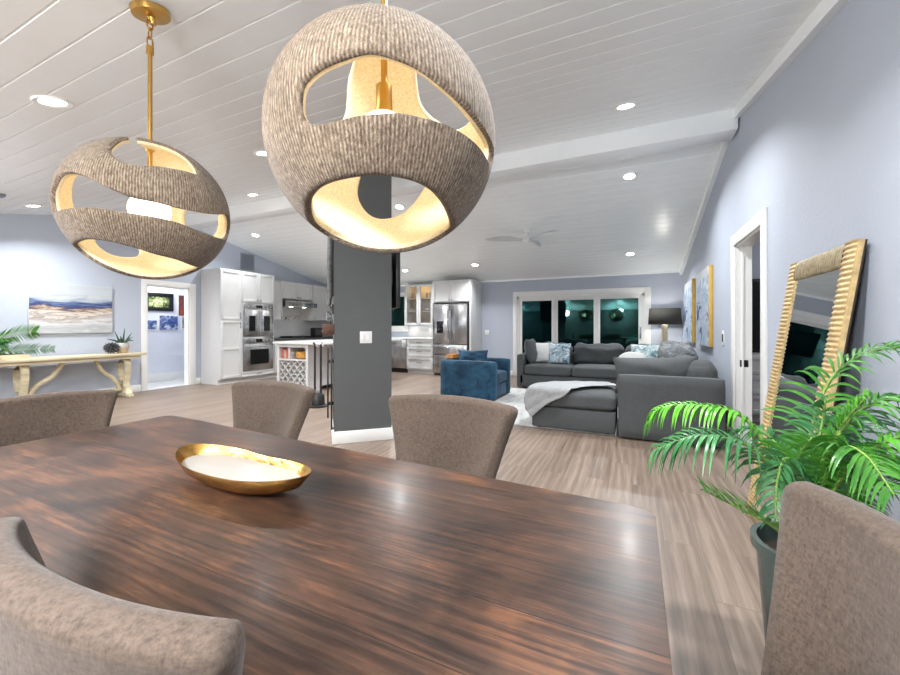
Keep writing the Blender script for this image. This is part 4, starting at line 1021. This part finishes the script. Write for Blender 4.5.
def pillow(w, h, th, wr=.012, seed=0, pinch=.07, n=18):
    mb = MB()
    for sg in (1, -1):
        def fn(u, v):
            x, y = 2*u-1, 2*v-1
            px = x*(1-pinch*(1-abs(y)**2)*0-pinch*math.cos(y*PI/2)*abs(x)**3); py = y*(1-pinch*math.cos(x*PI/2)*abs(y)**3)
            b = (max(0, 1-abs(x)**2.6)*max(0, 1-abs(y)**2.6))**.55
            z = sg*th/2*b
            nz = mnoise.noise(Vector((x*2.3+seed, y*2.3, sg*2)))*wr*b
            return (px*w/2, z+nz, (py+1)*h/2)
        mb.grid(fn, n, n)
    bmesh.ops.remove_doubles(mb.bm, verts=mb.bm.verts, dist=1e-4); return mb
def put_pillow(name, label, cat, loc, w, h, th, m, rz=0, tilt=0, seed=0, wr=.012, group=None):
    mb = pillow(w, h, th, wr, seed); mb.xf(Matrix.Rotation(tilt, 4, 'X'))
    o = mb.build(name, m, ang=75); o.location = loc; o.rotation_euler = (0, 0, rz); return tag(o, label, cat, group)
put_pillow('throw_pillow', 'crumpled navy blue pillow lying on the blue armchair', 'pillow', (-2.46, 6.18, .46), .52, .36, .2, M['velvet'], .25, -.25, 5, .06)
t = thing('wooden_tray', 'small honey-coloured wooden box on the back of the blue armchair', 'tray', (-2.82, 6.2, .668))
MB().box(-.06, .06, -.17, .1, 0, .012).box(-.06, .06, -.17, -.16, .012, .06).box(-.06, .06, .09, .1, .012, .06).box(-.06, -.05, -.16, .09, .012, .06).box(.05, .06, -.16, .09, .012, .06).build('tray_body', M['orange'], t)
MB().box(-.05, .05, -.16, .09, .04, .05).build('tray_lid', M['orange'], t)

# charcoal sectional
t = thing('sectional_sofa', 'large charcoal grey sectional sofa along the far and right walls', 'sofa', (-.3, 7.9, 0))
S = M['sofa']
def sb(name, *a, **kw): return MB().softbox(*a, **kw).build(name, S, t, world=True, ang=75)
MB().box(-2.0, .83, 7.52, 8.46, .03, .27, .015).build('base', S, t, world=True); MB().box(-.13, .83, 4.68, 7.52, .03, .27, .015).build('base', S, t, world=True)
sb('end_panel', -.134, .826, 4.55, 4.68, .02, .69, r=.02, top=.0, cuts=6)
sb('back_panel', .7, .83, 4.68, 8.46, .27, .68, r=.02, top=0, cuts=6); sb('back_panel', -2.0, .7, 8.33, 8.46, .27, .68, r=.02, top=0, cuts=6); sb('arm', -2.06, -1.92, 7.52, 8.46, .02, .66, r=.02, top=0, cuts=6)
for i, (a, b) in enumerate(((-1.91, -1.03), (-1.02, -.1), (-.09, .69))): sb('seat_cushion', a, b, 7.48, 8.32, .275, .465, r=.05, top=.02, wr=.005, seed=i)
for i, (a, b) in enumerate(((4.69, 5.62), (5.63, 6.55), (6.56, 7.47))): sb('seat_cushion', -.15, .69, a, b, .275, .465, r=.05, top=.02, wr=.005, seed=5+i)
for i, (a, b) in enumerate(((-1.86, -1.1), (-1.06, -.14), (-.1, .56))):
    sb('back_cushion', a, b, 8.06, 8.32, .47, .85, r=.09, top=.03, wr=.045, seed=11+i*3, side=.03)
for i, (a, b) in enumerate(((4.9, 5.72), (5.76, 6.56), (6.6, 7.5))):
    sb('back_cushion', .44, .7, a, b, .47, .83, r=.09, top=.03, wr=.02, seed=31+i*3)
mb = pillow(.62, .5, .24, .02, 77); mb.xf(Matrix.Translation((-1.8, 7.92, .47)) @ Matrix.Rotation(PI/2, 4, 'Z') @ Matrix.Rotation(-.2, 4, 'X')); mb.build('back_cushion', S, t, world=True, ang=75)
mb = pillow(.84, .42, .3, .03, 91, .07); mb.xf(Matrix.Translation((.24, 4.88, .46)) @ Matrix.Rotation(-.05, 4, 'Y') @ Matrix.Rotation(.14, 4, 'X')); mb.build('arm_cushion', S, t, world=True, ang=75)
MB().softbox(.5, .8, 4.69, 4.95, .5, .83, .1, .03, wr=.015, seed=3).build('corner_cushion', S, t, world=True, ang=75)
for x, y in ((-1.95, 7.6), (-1.95, 8.4), (.75, 8.4), (.75, 4.65), (-.08, 4.65), (-.05, 7.4)): MB().cyl((x, y), .025, 0, .04, 12).build('foot', M['black'], t, world=True)
# ottoman
t = thing('ottoman', 'charcoal ottoman with a grey throw, in front of the sofa', 'ottoman', (-.62, 5.0, RG))
MB().box(-1.075, -.165, 4.6, 5.42, RG+.018, .265, .015).build('base', S, t, world=True)
MB().softbox(-1.085, -.155, 4.585, 5.435, .268, .45, .055, .035, wr=.004, seed=9).build('cushion', S, t, world=True, ang=75)
for x in (-1.0, -.24):
    for y in (4.68, 5.34): MB().cyl((x, y), .025, RG, RG+.03, 12).build('foot', M['black'], t, world=True)
# throw draped over the left front corner of the ottoman
def drape(u, v):
    s_ = u*1.24; c0 = Vector((-.2, 5.16)); d = Vector((-.82, -.57)).normalized(); n = Vector((-d.y, d.x))
    w = .1+.15*min(1, s_/.8)
    p = c0+d*s_+n*((v-.5)*2*w*(1+.06*math.sin(s_*11)))
    x, y = p.x, p.y; ex = -1.1; ey = 4.565
    top = .492+.02*max(0, 1-((x+.62)/.47)**2)*max(0, 1-((y-5.0)/.43)**2)
    over = max(0, ex-x); oy = max(0, ey-y)
    fold = abs(.016*math.sin(v*15+s_*2.5)*(.3+2.2*min(.4, over+oy))+.01*mnoise.noise(Vector((p.x*8, p.y*8, 1))))
    if oy > 0:
        return (max(x, ex-.03-.15*over), ey-.012-fold, max(.05, top-.012-oy*1.02-over*.55))
    if over > 0: return (ex-.012-fold, y, max(.05, top-.012-over))
    return (x, y, top+fold)
o = MB().grid(drape, 60, 26).build('throw_blanket', M['throw'], ang=180); mod(o, 'SOLIDIFY', thickness=.012, offset=1); mod(o, 'SUBSURF', levels=1, render_levels=1)
tag(o, 'light grey knitted throw draped over the corner of the ottoman', 'throw')
put_pillow('throw_pillow', 'plain white square pillow at the left end of the sofa', 'pillow', (-1.62, 7.9, .475), .42, .42, .14, M['whitepl'], .35, -.22, 1)
put_pillow('throw_pillow', 'grey-blue patterned pillow beside the white pillow at the left of the sofa', 'pillow', (-1.3, 7.78, .475), .44, .42, .14, M['prnt'], -.12, -.25, 2)
put_pillow('throw_pillow', 'pale teal patterned pillow on the right side of the sofa', 'pillow', (.17, 6.78, .475), .46, .46, .16, M['prnt2'], -.35, -.2, 3)
o = MB().softbox(-.17, .2, 5.88, 6.08, .48, .83, r=.085, top=.02, wr=.03, seed=8).build('throw_pillow', M['fluffy'], ang=180)
tag(o, 'white fluffy pillow low on the right side of the sofa', 'pillow')
o = MB().softbox(.37, .79, 5.98, 7.36, .62, .93, r=.1, top=.03, wr=.05, seed=21, cuts=22).build('throw_blanket', M['darkthrow'], ang=180)
tag(o, 'dark grey crumpled throw over the right back cushions of the sofa', 'throw')

# lamp on a side table in the far right corner
t = thing('side_table', 'small pale side table in the corner behind the sofa', 'side table', (.6, 8.95, 0))
MB().cyl((0, 0), .25, .6, .63, 32).build('tabletop', M['pale'], t); MB().cyl((0, 0), .03, .02, .6, 16).build('post', M['pale'], t); MB().cyl((0, 0), .18, 0, .02, 28).build('base', M['pale'], t)
t = thing('table_lamp', 'column lamp with a dark drum shade in the far right corner', 'lamp', (.6, 8.95, .63))
MB().cyl((0, 0), .09, 0, .03, 28).build('base', M['pale'], t); MB().box(-.05, .05, -.05, .05, .03, .62, .01).build('column', M['pale'], t)
sh = MB().lathe((0, 0, 0), [(.3, .62), (.28, .945)], 48, False).build('lamp_shade', M['lampshade'], t); mod(sh, 'SOLIDIFY', thickness=.006)
MB().tube([(-.28, 0, .86), (.28, 0, .86)], .004, 6).tube([(0, 0, .62), (0, 0, .72)], .01, 8).build('harp', M['brass'], t)
MB().sphere((0, 0, .76), .045, 16, 10).build('bulb', M['bulb'], t)
l = bpy.data.lights.new('lamp_glow', 'POINT'); l.energy = 40; l.color = (1, .95, .88); l.shadow_soft_size = .05
lo = bpy.data.objects.new('lamp_glow', l); COL.objects.link(lo); lo.location = (.6, 8.95, 1.39)

# right wall: canvases, switch, mirror
for y0, lab in ((5.98, 'blue and white abstract canvas with gold edge, nearer to the doorway'), (7.52, 'blue and white abstract canvas with gold edge, farther from the doorway beside the lamp')):
    t = thing('abstract_canvas', lab, 'painting', (XR-.001, y0+1.03, .94), -PI/2, 'pair of blue canvases')
    MB().box(0, 1.03, -.05, 0, 0, 1.06, .002).build('gold_edge', M['canvgold'], t); MB().box(.006, 1.024, -.052, -.049, .006, 1.054).build('canvas', M['paintb'], t)
t = thing('light_switch', 'white double switch plate on the right wall beside the canvases', 'light switch', (XR-.001, 5.42, .99), -PI/2)
MB().box(0, .12, -.007, 0, 0, .17, .003).build('plate', M['plastic'], t); MB().box(.035, .085, -.012, -.006, .04, .13, .002).build('rocker', M['black'], t)

LEAN = math.radians(8.2)
t = thing('floor_mirror', 'tall leaning floor mirror with a carved gold frame', 'mirror', (.688, 3.12, .004)); t.rotation_euler = (0, LEAN, 0)
MW, MH, FW = .80, 1.6, .112
def rail(L, m, horiz, y0, z0):
    mb = MB(); N = int(L/.005)
    def prof(a):      # carved ripple across the rail, seen along its length
        k = a*L
        return .014+.007*(.5+.5*math.sin(k*2*PI/.024+2.6*math.sin(k*7)))
    rows = [(0, 0), (.0, .5), (.12, 1), (.5, 1.15), (.85, .95), (1, .55), (1, 0)]
    def fn(u, v):
        i = v*(len(rows)-1); i0 = min(int(i), len(rows)-2); f = i-i0; c = rows[i0][0]*(1-f)+rows[i0+1][0]*f; h = rows[i0][1]*(1-f)+rows[i0+1][1]*f
        sk = .25*math.sin(c*3)
        x = -h*prof(u+sk*.01) if h > .01 else 0
        return (x, y0-c*FW, z0+u*L) if not horiz else (x, y0-u*L, z0+c*FW)
    mb.grid(fn, N, 6); return mb
f = MB().box(.0, .02, -MW, 0, 0, MH).build('backing', M['darkwood'], t)
rail(MH, 0, False, 0, 0).build('frame_rail', M['gold'], t, ang=60); rail(MH, 0, False, -MW+FW, 0).build('frame_rail', M['gold'], t, ang=60)
rail(MW-2*FW, 0, True, -FW, MH-FW).build('frame_rail', M['goldd'], t, ang=60); rail(MW-2*FW, 0, True, -FW, 0).build('frame_rail', M['goldd'], t, ang=60)
MB().box(-.004, -.001, -MW+FW-.005, -FW+.005, FW-.005, MH-FW+.005).build('mirror_glass', M['mirror'], t)
for a, b in ((-.006, .001), (-MW-.001, -MW+.006)): MB().box(-.004, .012, a, b, 0, MH).build('frame_edge', M['gold'], t)

# side room: dresser and dark mirror
t = thing('dresser', 'white dresser seen through the right doorway', 'dresser', (1.25, 6.1, 0))
MB().box(0, 1.2, 0, .48, .08, .86, .006).box(.04, 1.16, .04, .44, 0, .08).build('body', M['cab'], t)
for k in range(3): d = shaker(MB(), .02, 1.18, .1+.25*k, .34+.25*k).build('drawer', M['cab'], t); bar(MB(), .6, .22+.25*k, .2, False).build('handle', M['black'], d)
t = thing('dresser_mirror', 'tall dark framed panel standing on the white dresser', 'mirror', (1.28, 6.4, .86))
MB().box(0, .8, 0, .04, 0, .98, .006).build('frame', M['black'], t); MB().box(.04, .76, -.004, 0, .04, .94).build('glass', M['blackglass'], t)

# ------------------------------------------------------------------ remaining real lights
def lamp(kind, loc, e, col=(1, 1, 1), size=.1, rot=(0, 0, 0)):
    l = bpy.data.lights.new('room_lamp', kind); l.energy = e; l.color = col
    if kind == 'AREA': l.size = size
    else: l.shadow_soft_size = size
    o = bpy.data.objects.new('room_lamp', l); COL.objects.link(o); o.location = loc; o.rotation_euler = rot; return o
lamp('POINT', (-8.85, 4.6, 2.3), 22, (1, .98, .95), .1)            # hall
lamp('POINT', (2.4, 4.6, 2.3), 22, (1, .97, .92), .1)              # side room
lamp('POINT', (-5.13, 9.12, 2.27), 1.6, (1, .8, .55), .02)         # inside the glass cabinet
for x in (-5.5, -4.8): lamp('AREA', (x, 9.2, 1.24), .6, (1, .95, .88), .1)

w = bpy.data.worlds.new('night_sky'); SC.world = w; w.use_nodes = True
bg = w.node_tree.nodes['Background']; bg.inputs[0].default_value = (.03, .12, .15, 1); bg.inputs[1].default_value = .6

# ------------------------------------------------------------------ camera
cd = bpy.data.cameras.new('camera'); cam = bpy.data.objects.new('camera', cd); COL.objects.link(cam)
cd.sensor_width = 36; cd.lens = 390/900*36; cd.shift_y = -10.5/900; cd.clip_start = .02
cam.location = (0, 0, 1.2); cam.rotation_euler = (PI/2, 0, math.radians(25)); SC.camera = cam
vs = SC.view_settings
SC.display_settings.display_device = 'sRGB'; vs.view_transform = 'Standard'; vs.look = 'None'; vs.gamma = 1; vs.use_curve_mapping = False; vs.exposure = 0.84
SC.cycles.use_denoising = True; SC.cycles.max_bounces = 10; SC.cycles.diffuse_bounces = 7; SC.cycles.glossy_bounces = 5; SC.cycles.transparent_max_bounces = 12; SC.cycles.caustics_reflective = False; SC.cycles.caustics_refractive = False; SC.cycles.sample_clamp_indirect = 6
